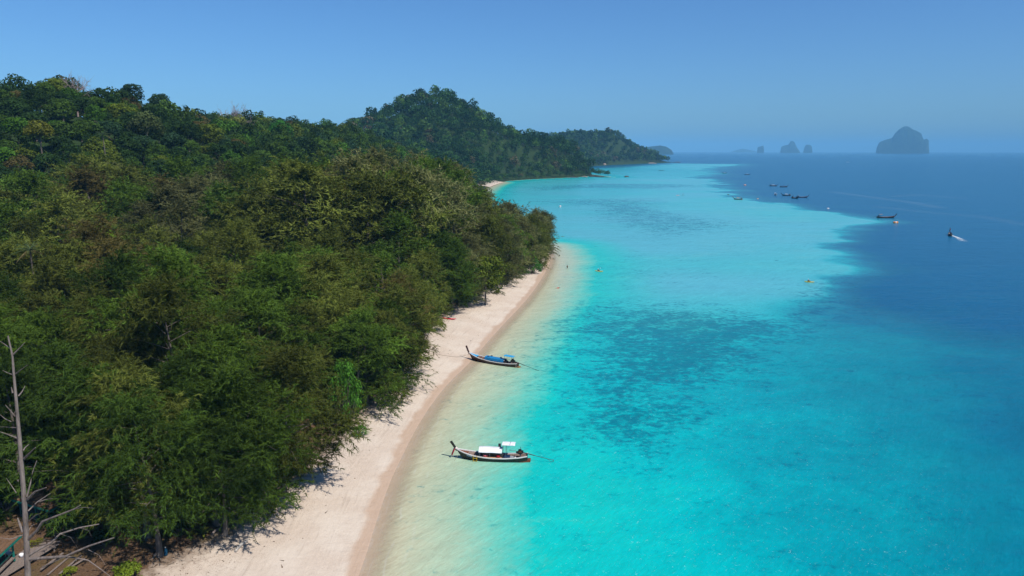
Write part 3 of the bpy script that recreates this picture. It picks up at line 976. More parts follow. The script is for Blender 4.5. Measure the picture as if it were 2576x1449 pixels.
for i, ((x, y, kind), z) in enumerate(zip(cas_spots, cas_zs)):
    patch = vnoise(np.array([x / 17.0]), np.array([y / 17.0]), 31)[0]
    p2 = random.random()
    if y < 105: c = 'green' if p2 < 0.5 else ('dark' if p2 < 0.75 else 'olive')
    elif patch > 0.66: c = 'brown' if p2 < 0.45 else 'olive'
    elif patch > 0.46: c = 'olive' if p2 < 0.55 else ('grey' if y > 170 else 'green')
    else: c = 'green' if p2 < 0.58 else ('dark' if p2 < 0.8 else 'olive')
    if y > 190 and p2 > 0.55: c = 'grey'
    near = y < 150 or kind == 'front'
    H0, (cm, tm) = random.choice(CAS_HIGH) if y < 71 else (random.choice(CAS_NEAR) if near else random.choice(CAS_FAR))
    if kind == 'front': h = random.uniform(12.5, 18.5)
    elif y < 78: h = random.uniform(13, 17.5)
    else: h = random.choice((random.uniform(13, 17), random.uniform(17, 25))) + (4.0 if y > 170 else 0)
    if -70 < x < -16 and y > 175: h += 3.0
    if -48 < x < -20 and 190 < y < 275: h = random.uniform(26, 34)
    if x > -20 and y > 205: h = float(np.interp(x, [-20, 8], [25, 16])) * random.uniform(0.88, 1.1)
    col = np.array(CAS_COL[c]) * random.uniform(0.66, 1.40) * (0.74 if y < 110 else 1.0)
    if kind == 'front':
        zone = 'over the sand by the white-roofed boat' if y < 95 else ('over the sand behind the blue-covered boat' if y < 150 else ('over the sand near the red kayak' if y < 190 else 'over the sand at the far point'))
    else:
        zone = 'just behind the huts' if y < 85 else ('deep in the near wood' if y < 130 else ('in the middle of the wood' if y < 185 else 'in the back wood'))
    lab = 'casuarina'
    n_cas += 1
    plant_tree('casuarina_tree', H0, cm, tm, x, y, h, random.uniform(0, 6.28), col, lab, 'tree', f'casuarinas {zone}', (random.uniform(1.0, 1.2) if 128 < y < 178 else random.uniform(1.15, 1.4)) if kind == 'front' and y > 71 else random.uniform(1.15, 1.6) if y > 110 else random.uniform(1.0, 1.3), z, random.gauss(0, 0.035))
    if kind == 'front': lean_out(LAST[0])
    AUTO.append((LAST[0], 'low' if h < 15 else 'middling' if h < 20 else 'tall', CAS_WORD[c], 'casuarina', zone, x, y))
print('casuarinas', n_cas)
# ------------------------------------------------------------------ the hill forest
BRO_COL = {'dark green': (0.026, 0.056, 0.011), 'mid green': (0.050, 0.094, 0.012), 'yellow-green': (0.105, 0.140, 0.014), 'bright green': (0.060, 0.140, 0.012), 'brownish': (0.115, 0.092, 0.026), 'blue-green': (0.030, 0.066, 0.026)}
def bro_pick():
    p = random.random()
    return 'dark green' if p < 0.36 else 'mid green' if p < 0.66 else 'yellow-green' if p < 0.77 else 'bright green' if p < 0.88 else 'brownish' if p < 0.91 else 'blue-green'

spots = []
H2 = Hash(6.0)
for p in cas_spots: H2.put(p[0], p[1])
tries = 0
cand = []
for _ in range(76000):
    y = 190 * (1320 / 190.0) ** random.random()
    x = random.uniform(-1.02 * y - 20, 0.13 * y + 20)
    cand.append((x, y))
for _ in range(60000):
    y = random.uniform(600, 1330)
    cand.append((random.uniform(-0.30 * y - 20, 180), y))
cx = np.array([c[0] for c in cand]); cy = np.array([c[1] for c in cand])
cs = sdf(cx, cy, LAND); cc = sdf(cx, cy, CASPOLY)
cz = ground_z(cx, cy)
dcam = cy * _cp - (cz + 10 - CAM_H) * _sp
uu = 1288 + FOC * cx / dcam
ok = (cs > np.where(cy > 800, 2.5, 9)) & (cc < -2.0) & (uu > -650) & (uu < 1530)
# what the slope in front hides can be left out
def hidden(x, y, z):
    n = 40
    hid = np.zeros(len(x), bool)
    for k in range(1, n):
        f = k / n
        f = 0.08 + 0.90 * f
        zl = CAM_H + (z - CAM_H) * f
        hid |= (ground_z(x * f, y * f) + np.where(f * np.hypot(x, y) < np.hypot(x, y) - 14, 5.0, -50)) > zl
    return hid
idx = np.nonzero(ok)[0]
hid = hidden(cx[idx], cy[idx], cz[idx] + 15)
idx = idx[~hid]
for i in idx:
    x, y, z = cx[i], cy[i], cz[i]
    dd = math.hypot(x, y)
    r = 6.6 + 1.6 * min(1, max(0, (dd - 250) / 500))
    if H2.ok(x, y, r):
        H2.put(x, y); spots.append((dd, x, y, z, cs[i]))
spots.sort()
print('hill trees', len(spots))

def canopy_zone(x, y, z, s):
    if y < 240: return 'low on the slope above the casuarinas'
    if y < 275: return 'a little up the near hill' if x > -130 else 'mid-slope on the left hill'
    if y < 330: return 'halfway up the near hill' if x > -150 else 'high on the left hill'
    return 'in the dip beyond' if x > -110 else 'near the ridge of the near hill'

N_SINGLE = 300
framed = [p for p in spots if in_frame(p[1], p[2], p[3] + 8, 60)]
near_ids = set(id(p) for p in framed[:N_SINGLE])
spots = framed[:N_SINGLE] + [p for p in spots if id(p) not in near_ids]
for k, (dd, x, y, z, s) in enumerate(spots[:N_SINGLE]):
    c = bro_pick()
    H0, (cm, tm) = BRO[k % len(BRO)] if random.random() < 0.5 else random.choice(BRO)
    h = random.uniform(8.5, 13.0)
    col = np.array(BRO_COL[c]) * random.uniform(0.8, 1.25)
    zone = canopy_zone(x, y, z, s)
    plant_tree('broadleaf_tree', H0, cm, tm, x, y, h, random.uniform(0, 6.28), col, 'broadleaf tree', 'tree', f'broadleaf trees {zone}', random.uniform(1.0, 1.3), z)
    AUTO.append((LAST[0], 'small' if h < 11 else 'medium' if h < 13 else 'large', c, 'broadleaf tree', zone, x, y))

# beyond those the forest reads as one mass
def forest_mass(name, pts, per, clumps, size, hh, rr, colors, seed):
    g = np.random.default_rng(seed)
    protos = []
    for i in range(7):
        S = Strips()
        flat = (0.6, 0.8, 0.5, 0.95, 0.65, 1.15, 0.7)[i]
        for c in range(clumps):
            ph = c * 2.399 + g.normal() * 0.3
            h = max(-0.5, 1 - 1.4 * (c + 0.5) / clumps)
            r_ = math.sqrt(max(0.05, 1 - h * h)) * g.uniform(0.7, 1.0)
            cpos = np.array([rr * 0.7 * r_ * math.cos(ph), rr * 0.7 * r_ * math.sin(ph), hh * 0.72 + rr * flat * h])
            leaf_cards(S, g, cpos, per, rr * 0.48 * g.uniform(0.8, 1.2), 0.6, size, g.uniform(0.7, 1.3))
        V, F, T = S.get()
        # a trunk of three long faces
        n = len(V); w_ = 0.22
        tv = np.array([[-w_, 0, 0], [w_, 0, 0], [0, w_, hh * 0.7], [0, -w_, 0]])
        V = np.vstack([V, tv]); F = np.vstack([F, np.array([[0, 1, 2], [1, 3, 2], [3, 0, 2]]) + n]); T = np.concatenate([T, np.full(4, 0.8)])
        protos.append((V, F, T, n))
    VV = []; FF = []; TT = []; CC = []; off = 0
    for (x, y, z, sc) in pts:
        V, F, T, nl = protos[g.integers(len(protos))]
        a = g.uniform(0, 6.283); ca, sa = math.cos(a), math.sin(a)
        s = sc * g.uniform(0.8, 1.15); sz = s * g.uniform(0.80, 1.1)
        P3 = np.stack([x + s * (V[:, 0] * ca - V[:, 1] * sa), y + s * (V[:, 0] * sa + V[:, 1] * ca), z - 0.3 + sz * V[:, 2]], 1)
        col = np.array(colors()) * g.uniform(0.75, 1.3)
        cc_ = np.tile(col, (len(V), 1)); cc_[nl:] = (0.16, 0.14, 0.12)
        VV.append(P3); FF.append(F + off); TT.append(T); CC.append(cc_); off += len(V)
    me = mesh_np(name, np.vstack(VV), np.vstack(FF), M_LEAFV, {'tint': np.concatenate(TT), 'col': np.vstack(CC)})
    o = obj_from(name, me)
    tag(o, kind='stuff')
    return o
rest = [(x, y, z, 1.0 if random.random() < 0.9 else 1.1) for dd, x, y, z, s in spots[N_SINGLE:] if dd < 740]
rest2 = [(x, y, z, 0.55 if s < 14 else random.uniform(0.85, 1.1) if random.random() < 0.78 else random.uniform(1.2, 1.5)) for dd, x, y, z, s in spots[N_SINGLE:] if dd >= 740]
print('rest', len(rest), len(rest2))
def rcol(): return BRO_COL[bro_pick()]
def rcol2():
    p = random.random()
    return (0.016, 0.048, 0.012) if p < 0.5 else (0.034, 0.084, 0.018) if p < 0.82 else (0.065, 0.130, 0.022) if p < 0.96 else (0.10, 0.085, 0.045)
forest_mass('hill_forest', rest, 46, 13, 1.1, 12.5, 5.2, rcol, 5)
forest_mass('far_hill_forest', rest2, 18, 9, 2.2, 14.5, 7.6, rcol2, 6)

hp = []
HH = Hash(8.0)
for _ in range(9000):
    x = random.uniform(-300, 640); y = random.uniform(1950, 2900)
    hp.append((x, y))
hx = np.array([p[0] for p in hp]); hy = np.array([p[1] for p in hp])
hs = sdf(hx, hy, HEAD); hz = head_z(hx, hy)
hd = hy * _cp - (hz - CAM_H) * _sp
ok = (hs > 8) & (1288 + FOC * hx / hd > 1300)
pts = []
for i in np.nonzero(ok)[0]:
    if HH.ok(hx[i], hy[i], 12.0):
        HH.put(hx[i], hy[i]); pts.append((hx[i], hy[i], hz[i], 1.45))
print('headland trees', len(pts))
forest_mass('headland_forest', pts, 9, 7, 4.0, 13.0, 6.8, rcol2, 8)

# every one of these trees is told apart by size, colour, stand and, last, its place from left to right
def side_of(x, y, kind):
    u = 1288 + FOC * x / (y * _cp + 20 * _sp)
    if kind == 'casuarina':
        return 'far left' if u < 260 else 'left of centre' if u < 560 else 'at centre' if u < 860 else 'seaward side'
    return 'far left' if u < 220 else 'left' if u < 470 else 'centre' if u < 760 else 'right'
ORD = ['first', 'second', 'third', 'fourth', 'fifth', 'sixth', 'seventh', 'eighth', 'ninth', 'tenth', 'eleventh', 'twelfth']
cells = {}
for t in AUTO:
    cells.setdefault(t[1:5] + (side_of(t[5], t[6], t[3]),), []).append(t)
for key in [k for k, ts in cells.items() if len(ts) > 9]:
    ts = sorted(cells.pop(key), key=lambda t: t[6])
    n = (len(ts) + 8) // 9
    for q in range(n):
        nm = {1: ('',), 2: ('front', 'rear'), 3: ('front', 'middle', 'rear')}.get(n, [f'{o} rank' for o in ORD])[q]
        cells[key[:4] + (key[4] + ' ' + nm,)] = ts[q * len(ts) // n:(q + 1) * len(ts) // n]
for key, ts in cells.items():
    size, colr, kind, zone, side = key
    ts.sort(key=lambda t: t[5] / t[6])
    for k, t in enumerate(ts):
        l = f'{size} {colr} {kind} {zone}, {side}'.replace('broadleaf tree', 'broadleaf') if len(f'{size} {colr} {kind} {zone} {side}'.split()) > 12 else f'{size} {colr} {kind} {zone}, {side}'
        if len(ts) > 1:
            l += ', leftmost' if k == 0 else ', rightmost' if k == len(ts) - 1 else f', {ORD[k]} from left'
        while len(l.replace('-', ' ').split()) > 15 and ' the ' in l:
            l = l.replace(' the ', ' ', 1)
        t[0]['label'] = l
# ------------------------------------------------------------------ at the foot of the wood: huts, deck, dead tree
def G(u, v):
    z = 3.0
    for _ in range(6):
        p = P(u, v, z); z = gz(p.x, p.y)
    return Vector((p.x, p.y, z))

M_TEAL = paint('teal_paint', (0.008, 0.20, 0.16), 0.5, wear=0.2)
M_ROOF = paint('brown_roof', (0.17, 0.10, 0.06), 0.9, 0.1, 0.3, 4.0)
M_PLANK = paint('weathered_plank', (0.24, 0.19, 0.165), 0.85, 0.1, 0.3, 9.0)
M_WALLW = paint('dark_wall_boards', (0.07, 0.05, 0.035), 0.85, 0.1, 0.3, 5.0)
M_WHITE = paint('white_plastic', (0.74, 0.74, 0.76), 0.4, 0.4, 0.06)
M_BLUEP = paint('pale_blue_plastic', (0.40, 0.60, 0.78), 0.4, 0.4, 0.1)
M_BLUEC = paint('dark_blue_cloth', (0.008, 0.05, 0.10), 0.9, 0.1, 0.2)

def hut(loc, rz, label, w=5.2, d=4.2):
    r = empty('beach_hut', loc, rz)
    tag(r, label, 'hut', 'huts under the trees')
    eave, ridge, o = 2.35, 3.75, 0.55
    # hipped roof in four slopes, each with courses of shingles
    X, Y = w / 2 + o, d / 2 + o
    rx = X - Y * 0.9
    cor = [Vector((-X, -Y, eave)), Vector((X, -Y, eave)), Vector((X, Y, eave)), Vector((-X, Y, eave))]
    ra, rb = Vector((-rx, 0, ridge)), Vector((rx, 0, ridge))
    roofs = [(cor[0], cor[1], rb, ra), (cor[2], cor[3], ra, rb), (cor[1], cor[2], rb, rb), (cor[3], cor[0], ra, ra)]
    for a, b, c, dd in roofs:
        m = MB(); n = 9
        for i in range(n):
            f0, f1 = i / n, (i + 1.15) / n
            nrm = (b - a).cross(dd - a).normalized()
            lo = nrm * (0.05 * 1); hi = nrm * 0.0
            q = [a.lerp(dd, f0) + lo, b.lerp(c, f0) + lo, b.lerp(c, min(1, f1)) + hi, a.lerp(dd, min(1, f1)) + hi]
            q2 = [p - nrm * 0.07 for p in q]
            m.add(q + q2, [(0, 1, 2, 3), (7, 6, 5, 4), (0, 4, 5, 1), (1, 5, 6, 2), (2, 6, 7, 3), (3, 7, 4, 0)])
        m.build('roof_slope', M_ROOF, r)
    for a, b in zip(cor, cor[1:] + cor[:1]):
        mid = (a + b) / 2; ln = (b - a).length
        rot = Matrix.Rotation(math.atan2((b - a).y, (b - a).x), 3, 'Z')
        out_ = Vector((mid.x, mid.y, 0)).normalized() * 0.05
        MB().box(mid + out_ + Vector((0, 0, -0.10)), (ln, 0.05, 0.2), rot).build('fascia', M_TEAL, r)
    for x in (-w / 2, 0, w / 2):
        for y in (-d / 2, d / 2):
            MB().box((x, y, eave / 2 - 0.04), (0.14, 0.14, eave - 0.1)).build('post', M_TEAL, r)
    MB().box((-w * 0.2, d * 0.2, 1.2), (w * 0.55, d * 0.5, 2.1)).build('wall', M_WALLW, r)
    fl = MB().box((0, 0, 0.36), (w + 0.2, d + 0.2, 0.12)).build('floor_platform', M_PLANK, r)
    for y in (-d / 2,):
        MB().box((w * 0.25, y, 0.95), (w * 0.45, 0.06, 0.07)).build('rail', M_TEAL, r)
    return r
A = P(52, 1346, 5.5); B = P(-10, 1404, 5.5)
ang = math.atan2(A.y - B.y, A.x - B.x)
nrm = Vector((-math.sin(ang), math.cos(ang), 0))
c0 = A - Vector((math.cos(ang), math.sin(ang), 0)) * 3.15 + nrm * 2.65
hut((c0.x, c0.y, 3.12), ang, 'brown-roofed hut with bright teal trim beside the timber deck')
g = G(142, 1292)
hut((g.x, g.y, g.z), R(-24), 'dim brown-roofed hut deep in the shade behind the dead tree')

# timber deck: every board is a piece
a = G(-6, 1452); b = G(100, 1392)
ang = math.atan2(b.y - a.y, b.x - a.x)
dk = empty('timber_deck', ((a.x + b.x) / 2, (a.y + b.y) / 2, gz((a.x + b.x) / 2, (a.y + b.y) / 2)), ang)
tag(dk, 'grey weathered plank deck by the teal-trimmed hut', 'deck')
pm = [MB().box((0, 0, 0), (7.4 + 0.2 * i, 0.17, 0.05)).mesh('plank', M_PLANK) for i in range(3)]
for i in range(13):
    o = obj_from('plank', pm[i % 3], dk)
    o.location = (0.12 * ((i * 37) % 5 - 2), -1.1 + 0.19 * i, 0.42 + 0.006 * ((i * 13) % 4))
for x in (-3.0, 0, 3.0):
    MB().box((x, 0.04, 0.32), (0.12, 2.5, 0.12)).build('beam', M_PLANK, dk)
    for y in (-1.0, 1.1):
        MB().box((x, y, 0.1), (0.11, 0.11, 0.45)).build('leg', M_PLANK, dk)
# fallen grey boards beside the deck
for k, (u0, v0, u1, v1) in enumerate([(120, 1449, 172, 1405), (150, 1449, 205, 1402), (168, 1440, 215, 1412), (104, 1442, 160, 1400)]):
    p, q = G(u0, v0), G(u1, v1)
    m = MB(); mid = (p + q) / 2 + Vector((0, 0, 0.12 + 0.09 * k)); d = q - p
    m.box((0, 0, 0), (d.length, 0.2, 0.05))
    o = m.build('plank', M_PLANK); o.location = mid; o.rotation_euler = (0.05 * k, 0.02, math.atan2(d.y, d.x))
    tag(o, ('loose grey board nearest the deck end', 'second loose grey board out from the deck', 'outermost loose grey board under the dead branches', 'loose grey board closest to the dead trunk')[k], 'board', 'loose boards by the deck')

def plastic_chair(loc, rz):
    r = empty('plastic_chair', loc, rz)
    tag(r, 'white plastic armchair on the edge of the deck by the teal post', 'chair')
    MB().box((0, 0, 0.43), (0.5, 0.48, 0.04)).build('seat', M_WHITE, r)
    MB().box((-0.26, 0, 0.68), (0.04, 0.48, 0.5), Matrix.Rotation(-0.2, 3, 'Y')).build('backrest', M_WHITE, r)
    for s in (-1, 1):
        MB().tube([(-0.25, 0.27 * s, 0.62), (0.05, 0.28 * s, 0.66), (0.25, 0.27 * s, 0.62)], 0.03).build('armrest', M_WHITE, r)
        for x in (-0.22, 0.22):
            MB().tube([(x, 0.21 * s, 0.42), (x * 1.25, 0.26 * s, 0.0)], [0.035, 0.022]).build('leg', M_WHITE, r)
g = G(26, 1412)
plastic_chair((g.x, g.y, g.z + 0.46), R(-20))
def bucket(loc, mat, label, cat, rr=0.2, h=0.34):
    m = MB()
    n = 12
    V = []
    for (q, z) in ((0.75, 0), (1.0, h), (0.92, h), (0.70, 0.03)):
        V += [(rr * q * math.cos(6.2832 * k / n), rr * q * math.sin(6.2832 * k / n), z) for k in range(n)]
    F = [(i * n + k, i * n + (k + 1) % n, (i + 1) * n + (k + 1) % n, (i + 1) * n + k) for i in range(3) for k in range(n)]
    F += [tuple(range(n - 1, -1, -1)), tuple(3 * n + k for k in range(n))]
    m.add(V, F, True)
    o = m.build(cat, mat); o.location = loc
    tag(o, label, cat)
g = G(56, 1412)
bucket((g.x, g.y, g.z + 0.46), M_WHITE, 'white bucket on the deck beside the plastic chair', 'bucket')
g = G(178, 1306)
bucket((g.x, g.y, g.z + 0.6), M_BLUEP, 'pale blue basin on the rail of the shaded hut', 'basin', 0.3, 0.25)

# low rail fence behind the deck
p, q = G(82, 1388), G(196, 1378)
d = q - p
rf = empty('rail_fence', p, math.atan2(d.y, d.x))
tag(rf, 'low dark rail fence running behind the deck', 'fence')
L = d.length
for i in range(4):
    MB().box((L * i / 3, 0, 0.5), (0.09, 0.09, 1.0)).build('post', M_WALLW, rf)
for z in (0.5, 0.88):
    MB().box((L / 2, 0.06, z), (L + 0.2, 0.04, 0.09)).build('rail', M_WALLW, rf)

# the dead tree
def dead_tree():
    Y0 = 46.0
    def zp(x, y, dy=0.0):
        u, v = (x * 0.6904) / 1.5528, (1250 + y * 0.6904) / 1.5528
        return PY(u, v, Y0 + dy)
    tr = [(158, 1449), (150, 1250), (140, 1060), (125, 860), (108, 640), (95, 500), (80, 330), (70, 200), (45, 90)]
    pts = [zp(*p) for p in tr]
    base = Vector((pts[0].x + 0.35, pts[0].y, gz(pts[0].x + 0.35, Y0)))
    r = empty('dead_tree', base)
    tag(r, 'bare grey dead tree standing beside the deck with broken branches', 'tree')
    m = MB()
    P0 = [base - base + Vector((0, 0, -0.3))] + [p - base for p in pts]
    m.tube(P0, [0.30, 0.205, 0.185, 0.165, 0.145, 0.125, 0.105, 0.085, 0.065, 0.045], 10)
    m.build('trunk', M_DEAD, r)
    br = [([(75, 195), (110, 160), (140, 128)], .05, 0), ([(65, 165), (30, 140), (0, 120)], .035, .5), ([(88, 305), (120, 280), (155, 255)], .04, -.6), ([(78, 312), (45, 300), (15, 285)], .035, .4),
          ([(105, 430), (125, 405), (142, 372)], .05, .3), ([(72, 412), (64, 380)], .06, 0), ([(85, 545), (60, 515), (30, 480)], .05, -.4), ([(100, 670), (50, 650), (0, 632)], .05, .5), ([(130, 740), (145, 718), (165, 703)], .05, .6),
          ([(137, 785), (165, 755), (200, 722)], .075, -.5), ([(152, 1000), (172, 920), (185, 860), (208, 795)], .055, .5), ([(155, 1015), (200, 970), (262, 948)], .085, -.6), ([(160, 1080), (210, 1030), (285, 980)], .05, .7),
          ([(215, 1030), (260, 1015), (300, 1010)], .025, .8), ([(160, 1140), (200, 1105), (232, 1093)], .035, -.5),
          ([(160, 1240), (210, 1190), (240, 1140), (330, 1105), (420, 1070), (455, 1048)], .10, -.9), ([(420, 1070), (470, 1060), (527, 1064)], .03, -1.0), ([(165, 1330), (230, 1290), (290, 1260), (340, 1210), (450, 1175), (560, 1155)], .10, .9),
          ([(340, 1210), (400, 1230), (440, 1290)], .02, 1.2), ([(450, 1175), (500, 1190), (520, 1230)], .018, .9), ([(170, 1352), (370, 1338), (500, 1280), (645, 1232)], .11, -.7), ([(380, 1338), (500, 1360), (570, 1410), (622, 1449)], .05, -.9),
          ([(500, 1300), (560, 1330), (595, 1385)], .02, -.7), ([(240, 1400), (300, 1370), (380, 1338)], .05, -.4), ([(130, 1200), (110, 1150), (100, 1120)], .10, .3), ([(95, 610), (40, 606), (0, 605)], .03, .6), ([(62, 575), (30, 560), (0, 535)], .035, .4),
          ([(100, 905), (104, 915)], .06, 0), ([(92, 978), (60, 930), (36, 895)], .03, .8), ([(135, 1215), (60, 1240), (0, 1232)], .04, -.8), ([(160, 1195), (178, 1165), (195, 1155)], .03, .5)]
    for pl, rad, dy in br:
        n = len(pl)
        q = [zp(x, y, dy * i / max(1, n - 1) * 1.2) - base for i, (x, y) in enumerate(pl)]
        MB().tube(q, [rad * (1.1 - 0.75 * i / (n - 1)) for i in range(n)], 6).build('branch', M_DEAD, r)
dead_tree()

# ------------------------------------------------------------------ shrubs and small plants
def shrub_proto(seed, Rr, H, clumps, per, size):
    g = np.random.default_rng(seed)
    S = Strips(); tb = MB()
    for i in range(clumps):
        ph = i * 2.399; t = (i + 0.5) / clumps
        rr = math.sqrt(t) * Rr * g.uniform(0.6, 1.0)
        c = np.array([rr * math.cos(ph), rr * math.sin(ph), H * (0.80 - 0.62 * t * t) * g.uniform(0.75, 1.15)])
        tb.tube([(0.12 * math.cos(ph), 0.12 * math.sin(ph), -0.1), tuple(c * np.array([0.6, 0.6, 0.55])), tuple(c)], [0.05, 0.035, 0.012], 4, False)
        leaf_cards(S, g, c, per, Rr * 0.30 * g.uniform(0.7, 1.3), 0.35, size, g.uniform(0.75, 1.3), 0.35)
    return S.get(), tb
SHRUB = [proto_meshes('shrub', *shrub_proto(500 + i, 2.4, 3.2, 24, 120, 0.21), M_BARK) for i in range(3)]
SMALL = [proto_meshes('low_shrub', *shrub_proto(520 + i, 1.3, 1.5, 16, 70, 0.20), M_BARK) for i in range(2)]
def shrub(name, u, v, sc, col, label, k=0, meshes=None, zs=1.0, lift=0.0, group=None):
    g = G(u, v)
    cm, tm = (meshes or SHRUB)[k]
    r = empty(name, (g.x, g.y, g.z + lift), 1.7 * k + u)
    r.scale = (sc, sc, sc * zs)
    tag(r, label, 'shrub', group)
    obj_from('stem', tm, r)
    c = obj_from('foliage', cm, r); c.color = (*col, 1)
GB = (0.075, 0.20, 0.022)
shrub('sea_almond_shrub', 872, 1072, 1.25, GB, 'tall bright green leafy shrub in front of the casuarinas near the white-roofed boat', 0, zs=2.5)
shrub('sea_almond_shrub', 905, 1098, 0.6, GB, 'small bright green shrub spilling onto the sand by the tall bright shrub', 1, zs=0.9)
shrub('sea_almond_shrub', 735, 1190, 0.9, (0.055, 0.14, 0.02), 'darker green leafy shrub on the sand under the nearest overhanging casuarina', 2, zs=1.1)
shrub('sea_almond_shrub', 1060, 852, 1.15, GB, 'bright green shrub at the wood edge just left of the red kayak', 1, zs=1.9)
shrub('sea_almond_shrub', 1092, 805, 1.0, (0.06, 0.19, 0.03), 'green shrub against the trunks behind the red kayak', 2, zs=2.6)
shrub('sea_almond_shrub', 1340, 688, 1.5, (0.06, 0.18, 0.025), 'lower bright green bush at the beach point', 0, zs=1.1)
shrub('sea_almond_shrub', 1331, 668, 1.8, GB, 'taller bright green bush at the beach point below the casuarinas', 2, zs=2.2)
for k, (u, v, sc) in enumerate([(30, 1262, 1.8), (150, 1352, 1.1), (232, 1318, 1.5), (330, 1318, 1.3), (262, 1370, 0.9), (450, 1345, 0.8), (60, 1220, 2.0)]):
    shrub('undergrowth_bush', u, v, sc, (0.03, 0.055, 0.012), ('dark bush at the picture edge left of the dead tree', 'dark bush behind the rail fence', 'dark bush just right of the shaded hut', 'dark bush under the casuarina left of the clearing corner', 'small dark bush by the tips of the dead branches', 'small dark bush left of the rosette plants', 'tall dark bush behind the dead tree trunk')[k], k % 2, SMALL, 1.3, group='dark undergrowth by the huts')
shrub('low_bush', 322, 1462, 1.25, (0.16, 0.22, 0.02), 'rounded yellow-green bush at the bottom edge of the clearing', 0, SMALL, 1.1)
shrub('low_bush', 90, 1378, 0.7, (0.17, 0.17, 0.02), 'small yellowish plant behind the rail fence near the hut', 1, SMALL, 0.8)
shrub('low_bush', 175, 1446, 0.6, (0.17, 0.20, 0.02), 'small yellow-green plant at the end of the deck', 0, SMALL, 1.0)
shrub('low_bush', 20, 1290, 1.7, (0.035, 0.085, 0.015), 'dark green bush left of the shaded hut', 1, SMALL, 1.3)
shrub('low_bush', 205, 1352, 1.5, (0.045, 0.075, 0.02), 'drooping dark bush between the two huts and the clearing', 0, SMALL, 1.1)

def rosette(u, v, sc, label, seed, col):
    g = np.random.default_rng(seed)
    p = G(u, v)
    r = empty('rosette_plant', p, seed)
    tag(r, label, 'plant')
    M = paint('agave_leaf', col, 0.5, 0.3, 0.25, 3.0)
    for i in range(15):
        az = i * 2.399; el = R(25 + 50 * (1 - i / 15.0))
        L = sc * g.uniform(0.8, 1.1); wd = 0.11 * sc
        pts = []
        for s in (0.03, 0.3, 0.65, 1.0):
            rr = L * s * math.cos(el); z = L * (s * math.sin(el) - 0.35 * s * s * s)
            pts.append((rr, z, wd * (0.6, 1.0, 0.75, 0.05)[(0.03, 0.3, 0.65, 1.0).index(s)]))
        ca, sa = math.cos(az), math.sin(az)
        V = []
        for rr, z, w_ in pts:
            V += [(rr * ca - w_ * sa, rr * sa + w_ * ca, z + 0.05 + 0.3 * w_), (rr * ca, rr * sa, z + 0.05), (rr * ca + w_ * sa, rr * sa - w_ * ca, z + 0.05 + 0.3 * w_)]
        F = []
        for k in range(3):
            for q in range(2): F.append((3*k+q, 3*k+q+1, 3*k+q+4, 3*k+q+3))
        MB().add(V, F).build('leaf', M, r)
rosette(512, 1345, 1.5, 'spiky yellow-green rosette plant at the edge of the sand', 3, (0.20, 0.22, 0.02))
rosette(478, 1350, 0.9, 'smaller dark rosette plant beside the yellow-green one', 5, (0.06, 0.09, 0.015))
rosette(268, 1342, 1.2, 'dull green rosette plant in the shade beside the dead branches', 8, (0.09, 0.13, 0.02))

# driftwood and litter on the sand
def log(name, u0, v0, u1, v1, rad, label, mat, bends=1, rise=0.1):
    p, q = G(u0, v0), G(u1, v1)
    d = q - p; s = Vector((-d.y, d.x, 0)).normalized()
    pts = [p.lerp(q, t) - p + s * 0.08 * bends * math.sin(5 * t) + Vector((0, 0, rad * 0.6 + rise * math.sin(3.1 * t))) for t in np.linspace(0, 1, 6)]
    o = MB().tube(pts, [rad * f for f in (0.8, 1, 1.05, 0.95, 0.8, 0.5)], 8).build(name, mat)
    o.location = p
    tag(o, label, 'driftwood', 'driftwood on the upper beach')
log('driftwood_log', 592, 1390, 622, 1360, 0.17, 'pale driftwood log lying out on the open sand', M_PALE)
log('driftwood_log', 533, 1347, 555, 1329, 0.15, 'grey driftwood log beside the spiky rosette plant', M_DEAD)
r0 = G(702, 1222)
dr = empty('driftwood_root', r0); tag(dr, 'dark twisted root lying in the tree shade on the sand', 'driftwood', 'driftwood on the upper beach')
for pl in ([(0, -1.0, 0.05), (0.05, -0.4, 0.2), (0.1, 0.3, 0.25), (0, 1.0, 0.15)], [(0.1, 0.3, 0.25), (-0.5, 0.7, 0.3), (-0.9, 0.8, 0.1)], [(0.05, -0.4, 0.2), (0.5, -0.1, 0.35)], [(0.1, 0.3, .25), (.5, .9, .45)]):
    MB().tube(pl, [0.09, 0.08, 0.06, 0.03][:len(pl)], 6).build('root', M_BARK, dr)
# short post wrapped in blue cloth beside a trunk
p = G(418, 1398)
bp = empty('cloth_post', p); tag(bp, 'short post draped in dark blue cloth beside a casuarina trunk', 'post')
MB().tube([(0, 0, 0), (0, 0, 0.95)], 0.05).build('pole', M_PLANK, bp)
MB().tube([(0, 0, 0.98), (0, 0, 0.92)], [0.06, 0.07], 8).build('cap', M_PALE, bp)
MB().tube([(0, 0, 0.85), (0.02, 0, 0.6), (-0.03, 0, 0.12)], [0.07, 0.15, 0.18], 9).build('cloth', M_BLUEC, bp)
p = G(1139, 757)
bn = empty('white_bundle', p); tag(bn, 'two small white boxes set down in the tree shade beyond the red kayak', 'bundle')
MB().box((-0.3, 0, 0.25), (0.4, 0.4, 0.5)).build('box', M_WHITE, bn); MB().box((0.35, 0.1, 0.2), (0.4, 0.3, 0.4)).build('box', M_WHITE, bn)

